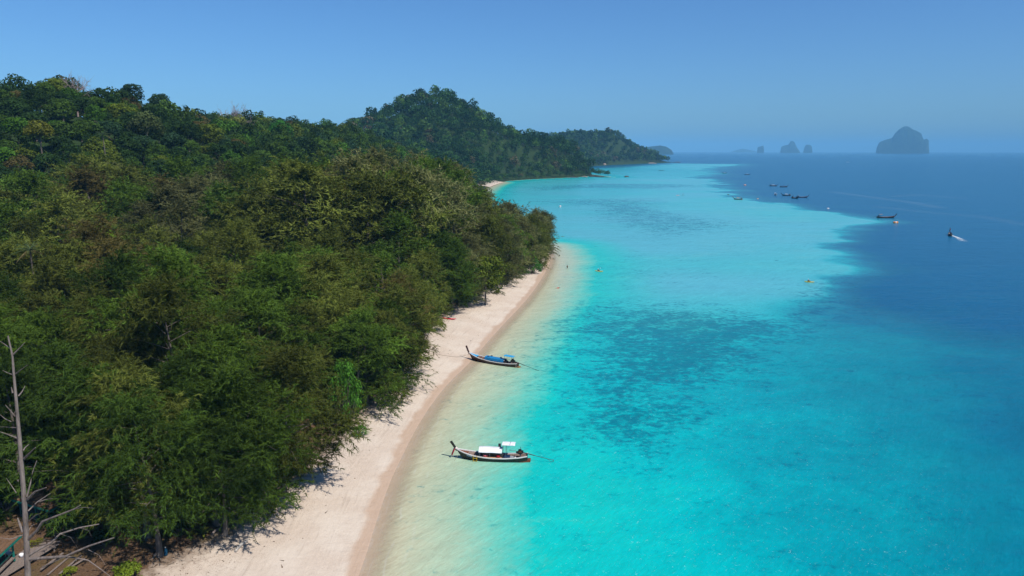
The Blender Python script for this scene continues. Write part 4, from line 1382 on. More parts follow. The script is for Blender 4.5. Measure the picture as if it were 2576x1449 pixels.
# explicit trees whose trunks show
def special_cas(u, v, h, c, label, wide=1.0, k=0, tilt=0.0):
    g = G(u, v)
    H0, (cm, tm) = CAS_HIGH[k]
    plant_tree('casuarina_tree', H0, cm, tm, g.x, g.y, h, u, np.array(CAS_COL[c]), label, 'tree', None, wide, g.z, tilt)
special_cas(395, 1400, 16.5, 'dark', 'green casuarina with a bare flared trunk at the clearing corner by the blue cloth', 1.1, 1)
special_cas(545, 1318, 15.5, 'dark', 'olive casuarina whose lowest sprays hang over the spiky rosette plant', 1.15, 2)
special_cas(285, 1332, 17.5, 'dark', 'dark casuarina that shades the roof of the hut behind the dead tree', 1.2, 0)

# fallen leaves, cones and twigs strewn under the trees and along the drift line
def litter():
    g = np.random.default_rng(77)
    n = 26000
    x = g.uniform(-62, 20, n); y = g.uniform(56, 290, n) ** 1.0
    vg = sdf(x, y, VEGPOLY); sh = sdf(x, y, LAND)
    band = np.exp(-((sh - 6.5 - 1.6 * np.sin(y / 9.0)) / 0.35) ** 2) * 0.30
    p = np.where(vg > -1, 0.75, np.exp(-((-1 - vg) / 2.6)) * 0.55 * (0.3 + 1.4 * vnoise(x / 2.2, y / 2.2, 91))) * (vg < 14) + band * (vnoise(x / 5, y / 5, 92) > 0.45)
    k = (g.uniform(0, 1, n) < p) & (sh > 2.5) & (y < 200)
    x, y = x[k], y[k]; z = ground_z(x, y) + 0.012
    n = len(x)
    a = g.uniform(0, 6.283, n); L = g.uniform(0.06, 0.26, n) * np.where(g.uniform(0, 1, n) < 0.12, 3.2, 1.0); w_ = np.minimum(L * 0.4, 0.055) + 0.02
    dx, dy = np.cos(a), np.sin(a)
    V = np.stack([np.stack([x - dy * w_, y + dx * w_, z], 1), np.stack([x + dy * w_, y - dx * w_, z + 0.03], 1), np.stack([x + dx * L, y + dy * L, z + 0.02], 1), np.stack([x + dx * L * 0.4, y + dy * L * 0.4, z + 0.06], 1)], 1).reshape(-1, 3)
    i = np.arange(n)[:, None] * 4
    F = np.concatenate([i + np.array([[0, 1, 3]]), i + np.array([[1, 2, 3]]), i + np.array([[2, 0, 3]])], 0)
    cols = np.array([(0.10, 0.06, 0.04), (0.16, 0.10, 0.06), (0.05, 0.035, 0.03), (0.20, 0.16, 0.12)])[g.integers(0, 4, n)]
    o = obj_from('leaf_litter', mesh_np('leaf_litter', V, F, M_LEAFV, {'tint': np.ones(4 * n), 'col': np.repeat(cols, 4, 0)}))
    tag(o, kind='stuff')
litter()
# ------------------------------------------------------------------ long-tail boats
M_HULLD = paint('tarred_hull', (0.022, 0.016, 0.014), 0.45, 0.4, 0.35, 3.0)
M_HULLR = paint('oxblood_hull', (0.060, 0.014, 0.012), 0.4, 0.45, 0.3, 3.0)
M_WOOD = paint('boat_floor_wood', (0.34, 0.24, 0.20), 0.75, 0.2, 0.3, 6.0)
M_REDWOOD = paint('red_brown_wood', (0.22, 0.075, 0.04), 0.7, 0.2, 0.35, 5.0)
M_TAN = paint('varnished_wood', (0.42, 0.24, 0.10), 0.5, 0.3, 0.25, 5.0)
M_RAIL = paint('white_gunwale', (0.74, 0.70, 0.68), 0.5, 0.3, 0.12)
M_ROOFW = paint('white_canopy', (0.76, 0.76, 0.80), 0.55, 0.3, 0.07)
M_TARPB = paint('blue_tarp', (0.012, 0.20, 0.46), 0.6, 0.3, 0.22, 2.5)
M_TARPC = paint('sky_blue_canvas', (0.03, 0.33, 0.62), 0.6, 0.3, 0.15, 2.5)
M_IRON = paint('engine_black', (0.016, 0.015, 0.015), 0.45, 0.5, 0.3, 9.0)
M_RUST = paint('rusty_engine', (0.14, 0.055, 0.02), 0.7, 0.3, 0.4, 9.0)
M_STEEL = paint('grey_steel', (0.16, 0.19, 0.20), 0.4, 0.5, 0.2)
M_YEL = paint('yellow_ladder', (0.62, 0.40, 0.02), 0.5, 0.3, 0.15)
M_PINK = paint('pink_cushion', (0.72, 0.16, 0.17), 0.8, 0.1, 0.15)
M_ORANGE = paint('orange_bench', (0.55, 0.27, 0.10), 0.7, 0.2, 0.15)
M_GARL = paint('red_ribbon', (0.42, 0.02, 0.03), 0.8, 0.1, 0.2)
M_GARW = paint('pale_ribbon', (0.72, 0.60, 0.56), 0.8, 0.1, 0.1)
M_PURP = paint('violet_ribbon', (0.12, 0.03, 0.30), 0.8, 0.1, 0.1)
M_PLATE = paint('blue_name_board', (0.015, 0.10, 0.22), 0.5, 0.3, 0.1)
M_ROPE = paint('old_rope', (0.30, 0.24, 0.19), 0.9, 0.1, 0.2)
M_GREYP = paint('grey_paint', (0.30, 0.33, 0.36), 0.5, 0.3, 0.2)
M_NAVY = paint('navy_paint', (0.01, 0.025, 0.07), 0.45, 0.4, 0.2)

def ip(t, xs, ys): return float(np.interp(t, xs, ys))
class Hull:
    def __init__(s, L, B):
        s.L, s.B = L, B
    def bg(s, t): return s.B * ip(t, [0, .12, .35, .6, .8, .92, 1], [.55, .80, .98, 1, .72, .38, .07])
    def g(s, t): return ip(t, [0, .12, .3, .5, .75, .9, 1], [.92, .74, .62, .60, .78, 1.10, 1.42])
    def bw(s, t): return s.bg(t) * ip(t, [0, .12, .35, .6, .8, .92, 1], [.70, .78, .84, .82, .62, .30, .10])
    def rake(s, t): return ip(t, [0, .72, .85, 1], [0, 0, .25, .85])
    def x(s, t): return -s.L / 2 + s.L * t
    def side(s, t, f, sg=1):
        """point on the outer side: f 0 waterline .. 1 gunwale"""
        w0, w1 = s.bw(t), s.bg(t)
        return Vector((s.x(t) - s.rake(t) * (1 - f), sg * (w0 + (w1 - w0) * f ** 0.8), 0.02 + (s.g(t) - 0.02) * f))
    def outer(s, mat, parent):
        m = MB(); T = np.linspace(0, 1, 22); V = []
        for t in T:
            row = []
            for sg in (1, -1):
                pts = [s.side(t, 1, sg), s.side(t, 0.5, sg), s.side(t, 0, sg), Vector((s.x(t) - s.rake(t) * 1.05, sg * s.bw(t) * 0.75, -0.22)), Vector((s.x(t) - s.rake(t) * 1.1, 0, -0.32))]
                row += pts if sg == 1 else pts[::-1][1:]
            V += row
        n = 9; F = []
        for i in range(len(T) - 1):
            for k in range(n - 1): F.append((i*n+k, i*n+k+1, (i+1)*n+k+1, (i+1)*n+k))
        F.append(tuple(range(n - 1, -1, -1)))
        m.add(V, F, True)
        return m.build('hull', mat, parent)
    def lining(s, mat, parent):
        m = MB(); T = np.linspace(0.02, 0.97, 20); V = []
        for t in T:
            b, w_ = max(0.02, s.bg(t) - 0.06), max(0.015, s.bw(t) * 0.85)
            g = s.g(t) - 0.015; fz = 0.16 + (0.5 if t > .9 else 0) * (t - .9) * 10
            x = s.x(t)
            V += [(x, b, g), (x - s.rake(t) * .5, w_, fz), (x - s.rake(t) * .5, 0, fz - 0.02), (x - s.rake(t) * .5, -w_, fz), (x, -b, g)]
        F = []
        for i in range(len(T) - 1):
            for k in range(4): F.append((i*5+k+1, i*5+k, (i+1)*5+k, (i+1)*5+k+1))
        m.add(V, F, False)
        return m.build('hull_lining', mat, parent)
    def rail(s, mat, parent):
        for sg in (1, -1):
            m = MB(); T = np.linspace(0.0, 1, 24); V = []
            for t in T:
                b, g, x = s.bg(t), s.g(t), s.x(t)
                V += [(x, sg * (b + .045), g - .07), (x, sg * (b + .045), g + .05), (x, sg * max(0.0, b - .09), g + .05), (x, sg * max(0.0, b - .09), g - .05)]
            F = []
            for i in range(len(T) - 1):
                for k in range(4): F.append((i*4+k, i*4+(k+1) % 4, (i+1)*4+(k+1) % 4, (i+1)*4+k))
            F += [(0, 1, 2, 3), tuple(len(V) - 1 - q for q in range(4))]
            m.add(V, F)
            m.build('gunwale', mat, parent)
    def planks(s, mat, parent, t0, t1, n, thick=0.04):
        """cross planks lying on the floor"""
        for i in range(n):
            ta = t0 + (t1 - t0) * i / n; tb = ta + (t1 - t0) / n * 0.9
            w_ = min(s.bw(ta), s.bw(tb)) * 0.95; x0, x1 = s.x(ta), s.x(tb)
            MB().box(((x0 + x1) / 2, 0, 0.24), (x1 - x0, 2 * w_, thick)).build('floor_plank', mat, parent)
    def beam(s, t, mat, parent, z=None):
        MB().box((s.x(t), 0, (s.g(t) if z is None else z) - 0.06), (0.10, 2 * s.bg(t) - 0.1, 0.08)).build('thwart', mat, parent)
    def foredeck(s, mat, parent, t0, t1, drop=0.03):
        m = MB(); T = np.linspace(t0, t1, 8); V = []
        for t in T:
            b = max(0.02, s.bg(t) - 0.08); g = s.g(t) - drop
            V += [(s.x(t), b, g), (s.x(t), 0, g + 0.04), (s.x(t), -b, g), (s.x(t), b, g - 0.06), (s.x(t), -b, g - 0.06)]
        F = []
        for i in range(len(T) - 1):
            a, c = i * 5, (i + 1) * 5
            F += [(a, a+1, c+1, c), (a+1, a+2, c+2, c+1), (a+3, a, c, c+3), (a+2, a+4, c+4, c+2), (a+4, a+3, c+3, c+4)]
        F += [(0, 3, 4, 2, 1)]
        m.add(V, F)
        return m.build('foredeck', mat, parent)

def arch_roof(x0, x1, w, edge, top, mat, parent, name='canopy', sag=0.0, thick=0.035, n=9):
    m = MB(); V = []
    xs_ = np.linspace(x0, x1, 6)
    for x in xs_:
        for k in range(n):
            a = -1 + 2 * k / (n - 1)
            z = edge + (top - edge) * (1 - abs(a) ** 2.2) - sag * math.sin(math.pi * (x - x0) / (x1 - x0)) + 0.015 * math.sin(7 * x + 3 * a)
            V += [(x, a * w / 2, z), (x, a * w / 2, z - thick)]
    F = []
    q = 2 * n
    for i in range(5):
        for k in range(n - 1):
            a = i * q + 2 * k; b = a + 2; c = a + q; d = c + 2
            F += [(a, b, d, c), (a + 1, c + 1, d + 1, b + 1)]
        F += [(i*q, (i+1)*q, (i+1)*q+1, i*q+1), (i*q+q-2, i*q+q-1, (i+1)*q+q-1, (i+1)*q+q-2)]
    for i in (0, 5):
        for k in range(n - 1):
            a = i * q + 2 * k
            F.append((a, a + 1, a + 3, a + 2) if i == 0 else (a + 2, a + 3, a + 1, a))
    m.add(V, F)
    return m.build(name, mat, parent)

def engine(parent, x, z, tipx, tipz, y=0.0, rusty=True, yaw=0.0):
    """car engine on a swivel with its long shaft, tiller and guarded propeller"""
    e = MB().box((x, y, z), (0.62, 0.40, 0.42)).box((x + 0.05, y, z + 0.30), (0.42, 0.22, 0.22)).box((x - 0.36, y, z + 0.05), (0.12, 0.34, 0.30)).build('engine', M_IRON, parent)
    MB().box((x + 0.02, y + 0.22, z + 0.10), (0.40, 0.10, 0.22)).build('manifold', M_RUST if rusty else M_IRON, e)
    MB().tube([(x - 0.05, y, z + 0.38), (x - 0.05, y, z + 0.78)], 0.035).build('exhaust', M_IRON, e)
    MB().tube([(x + 0.40, y - 0.05, z + 0.02), (x + 0.40, y - 0.05, z - 0.18)], 0.20, 12).build('flywheel', M_IRON, e)
    MB().tube([(x, y, z - 0.2), (x, y, z - 0.75)], [0.10, 0.13]).build('swivel_post', M_STEEL, parent)
    MB().tube([(x + 0.3, y, z + 0.12), (x + 1.55, y + 0.10, z + 0.28)], 0.03).build('tiller', M_STEEL, parent)
    a, b = Vector((x - 0.4, y, z - 0.05)), Vector((tipx, y + yaw, tipz))
    m1 = a.lerp(b, 0.38)
    sh = MB().tube([a, m1], [0.075, 0.06], 8).tube([m1, b], [0.040, 0.032], 8).build('propeller_shaft', M_IRON, parent)
    d = (b - a).normalized()
    MB().tube([a.lerp(b, 0.80) + Vector((0, 0, -0.03)), b + Vector((0.25, 0, -0.24)), b + Vector((-0.12, 0, -0.22)), b + Vector((-0.1, 0, 0.12))], 0.018, 5).build('guard', M_IRON, sh)
    pr = MB()
    for k in range(3):
        an = k * 2.094
        c = b + Vector((-0.05, 0.10 * math.cos(an), 0.10 * math.sin(an)))
        pr.box(c, (0.02, 0.10, 0.18), Matrix.Rotation(an, 3, 'X') @ Matrix.Rotation(0.5, 3, 'Z'))
    pr.build('propeller', M_STEEL, sh)
    return e

def prow(h, parent, mat, dx=0.75, dz=1.05, wd=0.15, dp=0.30):
    a = Vector((h.L / 2 - 0.12, 0, h.g(1) - 0.25)); b = Vector((h.L / 2 + dx * 0.45, 0, h.g(1) + dz * 0.42)); c = Vector((h.L / 2 + dx, 0, h.g(1) + dz))
    m = MB(); V = []
    for p, sc, ang in ((a, 1.0, R(45)), (b, 1.0, R(35)), (c, 1.12, R(28))):
        n = Vector((-math.cos(ang), 0, math.sin(ang)))
        for sx, sy in ((1, 1), (1, -1), (-1, -1), (-1, 1)):
            V.append(p + n * dp / 2 * sx * sc * -1 + Vector((0, wd / 2 * sy, 0)))
    F = [(3, 2, 1, 0), (8, 9, 10, 11)]
    for i in range(2):
        for k in range(4): F.append((i*4+k, i*4+(k+1) % 4, (i+1)*4+(k+1) % 4, (i+1)*4+k))
    m.add(V, F)
    return m.build('prow_post', mat, parent)

def ribbon(parent, x, z, cols, side=0.1):
    MB().tube([(x - 0.06, 0, z - 0.05), (x + 0.06, 0, z + 0.12)], [0.20, 0.17], 10).build('garland', M_GARW, parent)
    for k, m in enumerate(cols):
        y = side * (1 - k)
        V = []; F = []
        for i in range(6):
            f = i / 5
            c = Vector((x + 0.14 + 0.42 * f + 0.05 * k, y + 0.06 * math.sin(4 * f + k), z - 1.05 * f + 0.10 * f * (1 - f)))
            w_ = 0.09 * (1 - 0.3 * f)
            V += [c + Vector((w_, 0.03, 0)), c + Vector((-w_, -0.03, 0)), c + Vector((-w_, -0.045, 0)), c + Vector((w_, 0.015, 0))]
            if i: 
                a = 4 * (i - 1)
                F += [(a, a+4, a+5, a+1), (a+2, a+6, a+7, a+3), (a+1, a+5, a+6, a+2), (a+3, a+7, a+4, a)]
        MB().add(V, F + [(0, 1, 2, 3), (23, 22, 21, 20)]).build('ribbon', m, parent)

def sternblock(h, mat, parent, ln=1.15, top=0.34):
    """the low wedge of planking that runs out under the transom"""
    m = MB(); x1 = -h.L / 2 + ln; x0 = -h.L / 2 - 0.42
    w1, w0 = h.bw(ln / h.L) + 0.035, h.bw(0) * 0.9
    V = [(x1, w1, 0.02), (x1, -w1, 0.02), (x0, w0, -0.15), (x0, -w0, -0.15), (x1, w1, -0.15), (x1, -w1, -0.15), (x0, w0, top), (x0, -w0, top), (x1 + .5, w1 * .99, 0.06), (x1 + .5, -w1 * .99, 0.06)]
    m.add(V, [(6, 7, 1, 0), (0, 4, 2, 6), (1, 7, 3, 5), (6, 2, 3, 7), (4, 5, 3, 2), (0, 1, 5, 4)])
    m.build('stern_counter', mat, parent)

def boat_root(name, bow, stern, label, group, L0=0.85):
    d = bow - stern
    L = d.length + L0
    ang = math.atan2(d.y, d.x)
    c = (bow + stern) / 2 + d.normalized() * L0 / 2
    r = empty(name, (c.x, c.y, 0), ang)
    tag(r, label, 'boat', group)
    return r, L

BG = 'wooden long-tail boats'
# --- the nearer boat, white canopy
r1, L = boat_root('longtail_boat', P(1163, 1153), P(1327, 1160), 'dark-hulled long-tail boat with white arched canopy moored nearest the camera', BG)
h = Hull(L, 0.98)
h.outer(M_HULLD, r1); h.lining(M_WOOD, r1); h.rail(M_RAIL, r1)
h.planks(M_WOOD, r1, 0.60, 0.83, 6)
h.foredeck(M_REDWOOD, r1, 0.83, 0.97, 0.10)
for t in (0.66, 0.73, 0.80, 0.20, 0.30): h.beam(t, M_WOOD, r1, h.g(t) - 0.05)
sternblock(h, M_REDWOOD, r1)
prow(h, r1, M_HULLD, 0.72, 1.05)
ribbon(r1, L / 2 + 0.02, h.g(1) + 0.05, [M_GARL, M_PURP, M_GARL])
def X(zx): return L / 2 - (zx - 400) / 1325.0 * L
roof = arch_roof(X(1262), X(835), 1.75, 1.40, 1.86, M_ROOFW, r1)
MB().box(((X(1262) + X(835)) / 2, 0.0, 1.868), (X(835) - X(1262) - 0.04, 0.035, 0.02)).build('ridge_seam', M_GREYP, roof)
for x in (X(850), X(1040), X(1248)):
    for sg in (1, -1): MB().tube([(x, sg * 0.82, 0.6), (x, sg * 0.84, 1.42)], 0.025).build('post', M_STEEL, r1)
MB().box((X(1060), 0.62, 0.56), (X(870) - X(1270), 0.36, 0.10)).build('bench', M_ORANGE, r1)
MB().box((X(1080), -0.62, 0.50), (X(870) - X(1270), 0.36, 0.10)).build('bench', M_ORANGE, r1)
def cushion(x, y, z, s, mat):
    m = MB(); m.tube([(x - s * .5, y, z), (x - s * .3, y, z + s * .22), (x + s * .3, y, z + s * .22), (x + s * .5, y, z)], [0.05, s * .42, s * .42, 0.05], 8)
    m.build('cushion', mat, r1)
cushion(X(945), 0.50, 0.66, 0.5, M_PINK); cushion(X(975), 0.42, 0.66, 0.4, M_PINK); cushion(X(762), 0.55, 0.42, 0.34, M_PINK); cushion(X(1190), 0.55, 0.66, 0.5, M_GARL)
MB().box((X(835), 0.45, 0.42), (0.5, 0.4, 0.3)).build('cool_box', M_PLATE, r1)
MB().box((X(1205), -0.35, 1.98), (0.34, 0.30, 0.46)).build('speaker_box', M_IRON, r1)
aw = arch_roof(X(1500), X(1262), 1.25, 2.46, 2.52, M_ROOFW, r1, 'awning', 0, 0.04, 5)
MB().box((X(1408), 0, 2.535), (0.05, 1.24, 0.02)).build('seam', M_GREYP, aw)
for x in (X(1268), X(1330)):
    for sg in (1, -1): MB().tube([(x, sg * 0.55, 0.62), (x - 0.05, sg * 0.56, 2.46)], 0.022).build('awning_post', M_STEEL, r1)
MB().box((X(1345), 0.1, 0.42), (0.85, 1.1, 0.42)).build('stern_locker', M_NAVY, r1)
MB().box((X(1440), 0.35, 0.52), (0.48, 0.5, 0.36)).build('crate', M_GREYP, r1)
MB().box((X(1392), 0.45, 0.36), (0.22, 0.3, 0.3)).build('canister', M_TAN, r1)
MB().box((X(1502), 0.25, 0.45), (0.2, 0.24, 0.34)).build('canister', M_WHITE, r1)
engine(r1, X(1592), 1.28, X(2190), 0.30)
lad = empty('ladder', (0, 0, 0)); lad.parent = r1
for dx in (-0.26, 0.26):
    MB().tube([(X(770) + dx, h.bg(.73) + 0.06, 0.86), (X(770) + dx, h.bg(.73) + 0.12, 0.80), (X(770) + dx, h.bg(.73) + 0.16, -0.22)], 0.03).build('ladder_rail', M_YEL, lad)
for z in (0.12, 0.52):
    MB().box((X(770), h.bg(.73) + 0.15, z), (0.5, 0.05, 0.05)).build('rung', M_YEL, lad)
# name board on the bow: white lettering too small to read in the photograph
pb = h.side(0.765, 0.80); pa = h.side(0.85, 0.80); nrm = Vector((-(pa - pb).y, (pa - pb).x, 0)).normalized()
nm = empty('name_board', (0, 0, 0)); nm.parent = r1
d = (pa - pb); rot = Matrix.Rotation(math.atan2(d.y, d.x), 3, 'Z') @ Matrix.Rotation(-math.atan2(d.z, math.hypot(d.x, d.y)), 3, 'Y')
MB().box((pa + pb) / 2 + nrm * 0.05, (d.length, 0.02, 0.26), rot).build('board', M_PLATE, nm)
lt = MB()
for k in range(11):
    if k in (3,): continue
    f = 0.08 + 0.84 * k / 10
    hgt = (0.15, 0.12, 0.15, 0, 0.14, 0.15, 0.13, 0.15, 0.14, 0.15, 0.12)[k]
    c = pb.lerp(pa, f) + nrm * 0.064
    lt.box(c, (0.045, 0.004, hgt), rot)
    if k % 2 == 0: lt.box(c + rot @ Vector((0.03, 0, hgt * 0.3)), (0.04, 0.004, 0.035), rot)
lt.build('lettering', M_WHITE, nm)
# anchor line off the bow
rp = MB().tube([(L / 2 - 0.55, 0.12, 0.9), (L / 2 - 0.2, 0.5, 0.4), (L / 2 + 0.2, 1.0, -0.1)], 0.018, 5).build('anchor_rope', M_ROPE); rp.parent = r1

# --- the farther beached boat, blue tarpaulin
r2, L = boat_root('longtail_boat', P(1188, 905), P(1303, 924), 'red-brown long-tail boat with blue tarpaulin cover, bow drawn up on the sand', BG)
h = Hull(L, 0.95)
h.outer(M_HULLR, r2); h.lining(M_WOOD, r2); h.rail(M_RAIL, r2)
h.planks(M_WOOD, r2, 0.60, 0.82, 6)
h.foredeck(M_TARPC, r2, 0.82, 0.97, 0.02)
for t in (0.64, 0.70, 0.76): h.beam(t, M_REDWOOD, r2, h.g(t) - 0.05)
sternblock(h, M_TAN, r2)
prow(h, r2, M_HULLR, 0.62, 1.30, 0.15, 0.32)
def X(zx): return L / 2 - (zx - 865) / 915.0 * L
m = arch_roof(X(1545), X(1198), 1.30, 1.22, 1.36, M_TARPB, r2, 'tarpaulin', 0.05)
for sg in (1, -1):
    MB().box(((X(1545) + X(1198)) / 2, sg * 0.68, 0.98), (X(1198) - X(1545), 0.05, 0.46), Matrix.Rotation(sg * 0.25, 3, 'X')).build('tarpaulin_skirt', M_TARPB, r2)
MB().box((X(1205), 0, 1.0), (0.05, 1.26, 0.5)).build('tarpaulin_end', M_TARPC, r2)
MB().box(((X(1510) + X(1205)) / 2, 0.60, 0.60), (X(1205) - X(1510), 0.34, 0.12)).build('bench', M_TARPC, r2)
for zx, y in ((1245, 0.18), (1280, -0.42), (1452, -0.42), (1490, 0.2)):
    MB().tube([(X(zx), y, 1.30), (X(zx), y, 1.40)], [0.24, 0.20], 14).build('round_float', M_NAVY, r2)
aw = arch_roof(X(1715), X(1545), 1.15, 2.10, 2.20, M_TARPC, r2, 'awning', 0, 0.03, 5)
for x in (X(1560), X(1640)):
    for sg in (1, -1): MB().tube([(x, sg * 0.5, 0.62), (x, sg * 0.5, 2.12)], 0.022).build('awning_post', M_STEEL, r2)
MB().tube([(X(1615), 0, 2.18), (X(1612), 0, 3.15)], 0.014).tube([(X(1612), 0, 3.15), (X(1600), 0.02, 3.45)], 0.010).build('mast', M_STEEL, r2)
MB().box((X(1560), 0.1, 0.62), (0.6, 1.1, 0.7)).build('stern_locker', M_IRON, r2)
MB().box((X(1660), 0.25, 0.50), (0.5, 0.5, 0.22)).build('crate', M_TARPC, r2)
engine(r2, X(1690), 1.18, X(2180), 0.05, rusty=False)
for zx in (1665, 1772): MB().tube([(X(zx), h.bg(.08) * 0.98 + 0.03, 0.85), (X(zx), h.bg(.08) * .8 + 0.05, 0.05)], 0.02, 5).build('fender_rope', M_RAIL, r2)
for o in (r2,):
    o.rotation_euler = (0, -0.012, o.rotation_euler[2])
# mooring line up the beach
a = r2.matrix_basis @ Vector((L / 2 - 0.2, 0, h.g(1) - 0.4)); b = G(1078, 889)
pts = [a.lerp(b, t) + Vector((0, 0, -0.9 * math.sin(math.pi * t) * (1 - t * 0.6))) for t in np.linspace(0, 1, 14)]
pts = [Vector((p.x, p.y, max(p.z, gz(p.x, p.y) + 0.03))) for p in pts]
rp = MB().tube(pts, 0.028, 5).build('mooring_rope', M_ROPE)
tag(rp, 'mooring rope from the blue-covered boat up the sand to the trees', 'rope')
MB_ = MB().tube([(0, 0, -0.3), (0.05, 0, 0.35)], [0.05, 0.04], 6).build('mooring_stake', M_PLANK); MB_.location = b
tag(MB_, 'short wooden stake at the upper end of the mooring rope', 'stake')

# ------------------------------------------------------------------ boats out on the water
def far_boat(u, v, L, heading, hullm, canopym, label, group=BG, B=0.95, roof=True, awning=True, tall=1.0):
    p = P(u, v)
    r = empty('longtail_boat', (p.x, p.y, 0), heading)
    tag(r, label, 'boat', group)
    h = Hull(L, B)
    h.outer(hullm, r); h.lining(M_WOOD, r); h.rail(hullm if tall > 1.2 else M_REDWOOD, r)
    prow(h, r, hullm, 0.8, 1.3 * tall, 0.2, 0.4)
    sternblock(h, hullm, r)
    if roof:
        arch_roof(-L * 0.18, L * 0.14, 1.6, 1.35, 1.75, canopym, r)
        for x in (-L * 0.17, L * 0.13):
            for sg in (1, -1): MB().tube([(x, sg * .76, 0.55), (x, sg * .76, 1.37)], 0.04, 5).build('post', M_STEEL, r)
    if awning:
        arch_roof(-L * 0.40, -L * 0.23, 1.3, 2.2, 2.3, canopym, r, 'awning', 0, .04, 5)
        for sg in (1, -1): MB().tube([(-L * .3, sg * .5, 0.6), (-L * .3, sg * .5, 2.2)], 0.04, 5).build('awning_post', M_STEEL, r)
    MB().box((0, 0, 0.5), (L * 0.5, 1.1, 0.3)).build('cargo', M_GREYP if roof else M_TAN, r)
    engine(r, -L * 0.42, 1.25, -L * 0.42 - 3.8, 0.2)
    return r
far_boat(2229, 548, 11.0, R(-6), M_HULLD, M_TAN, 'black long-tail boat with tall raked prow and small tan awning, right of the boat cluster', roof=False)
far_boat(1856, 502, 7.5, R(160), M_REDWOOD, M_TAN, 'red-brown boat with tan awning at the edge of the pale shallows')
far_boat(1946, 468, 9.0, R(-4), M_NAVY, M_GREYP, 'left of the pair of dark boats at the back of the anchored cluster')
far_boat(1972, 470.5, 8.5, R(-6), M_HULLD, M_NAVY, 'right of the pair of dark boats at the back of the anchored cluster', awning=False)
far_boat(1977, 492, 8.0, R(172), M_HULLD, M_GREYP, 'dark boat with pale grey cover just right of the white motorboat', awning=False)
far_boat(2018, 497, 10.5, R(-3), M_NAVY, M_GREYP, 'long dark boat lying broadside behind the bow-on boat', roof=False)
far_boat(2000, 499, 9.0, R(-75), M_HULLD, M_HULLR, 'dark boat seen bow-on at the left end of the long broadside boat', roof=False)
far_boat(1880, 439.5, 9.5, R(-8), M_NAVY, M_GREYP, 'dark boat alone on deep water beyond the anchored cluster', awning=False)
far_boat(1822, 436, 8.5, R(175), M_TEAL, M_GREYP, 'dull green boat far out near the sand spit', awning=False)
far_boat(1663, 429.5, 10.0, R(178), M_HULLD, M_GREYP, 'small dark boat far out in the bay off the far headland', awning=False, roof=False)
far_boat(1503, 433.5, 8.0, R(40), M_HULLD, M_NAVY, 'tiny dark boat just off the rocky headland tip', awning=False)
_wd = P(2393, 592) - P(2428, 608)
fb = far_boat(2390, 592, 8.0, math.atan2(_wd.y, _wd.x) - 0.15, M_HULLD, M_NAVY, 'dark long-tail boat under way with pink ribbons on its prow and a white wake', awning=False, tall=1.5)
for k in range(3): MB().box((4.75 + 0.1 * k, 0.1 * (k - 1), 2.6 - 0.35 * k), (0.3, 0.34, 0.8 - .15 * k)).build('ribbon', (M_PINK, M_GARW, M_PINK)[k], fb)
# its wake, a ragged sheet of foam
def wake():
    m, t, o = new_mat('foam')
    pos = N(t, 'ShaderNodeNewGeometry').outputs['Position']
    n1 = noise(t, pos, 0.8, 5, 0.7)
    b = principled(t, None, (0.8, 0.84, 0.86, 1), 0.8, 0.2)
    tr = N(t, 'ShaderNodeBsdfTransparent'); ms = N(t, 'ShaderNodeMixShader')
    t.links.new(mathn(t, 'MULTIPLY', maprange(t, n1, 0.40, 0.58), attr(t, 'fade')), ms.inputs[0])
    t.links.new(tr.outputs[0], ms.inputs[1]); t.links.new(b.outputs[0], ms.inputs[2]); t.links.new(ms.outputs[0], o.inputs['Surface'])
    a, b_ = P(2393, 592), P(2428, 608)
    d = b_ - a; s = Vector((-d.y, d.x, 0)).normalized()
    V = []; F = []; fd = []
    for i in range(13):
        f = i / 12
        w_ = 0.5 + 1.9 * f
        for j in range(5):
            q = (j - 2) / 2
            c = a.lerp(b_, f) + s * (w_ * q + 0.5 * math.sin(4 * f)); V.append((c.x, c.y, 0.03 + 0.12 * (1 - f) * (1 - q * q)))
            fd.append((1 - abs(q) ** 2 * 0.95) * (1 - f) ** 0.7)
    for i in range(12):
        for j in range(4): F.append((i*5+j, (i+1)*5+j, (i+1)*5+j+1, i*5+j+1))
    ob = obj_from('boat_wake', mesh_np('boat_wake', V, np.array(F), m, {'fade': np.array(fd)}, True))
    tag(ob, kind='stuff')
wake()

def motorboat(u, v, L, hd, label):
    p = P(u, v)
    r = empty('motorboat', (p.x, p.y, 0), hd); tag(r, label, 'boat')
    h = Hull(L, 1.15); h.outer(M_WHITE, r); h.lining(M_GREYP, r); h.rail(M_WHITE, r)
    arch_roof(-L * .3, L * .15, 2.0, 2.0, 2.2, M_ROOFW, r)
    for x in (-L * .28, L * .12):
        for sg in (1, -1): MB().tube([(x, sg * .9, .6), (x, sg * .9, 2.05)], 0.05, 5).build('post', M_WHITE, r)
    MB().box((L * .05, 0, 0.95), (0.9, 1.2, 0.8)).build('console', M_NAVY, r)
    for sg in (-.35, .35): MB().box((-L / 2 - .15, sg, 0.75), (.4, .3, .9)).build('outboard', M_IRON, r)
motorboat(1951, 491, 6.5, R(-100), 'white motorboat with white canopy facing the camera in the anchored cluster')
motorboat(2132, 408.5, 12, R(176), 'tiny white speedboat far out below the horizon left of the big island')
p = P(1409, 521)
dg = empty('dinghy', (p.x, p.y, 0), R(70)); tag(dg, 'small white dinghy afloat in the bay right of the casuarina point', 'boat')
h = Hull(3.2, 0.85); h.outer(M_WHITE, dg); h.lining(M_GREYP, dg); h.rail(M_WHITE, dg)
MB().box((-0.4, 0, 0.7), (0.7, 1.2, 0.5)).build('seat', M_WHITE, dg)

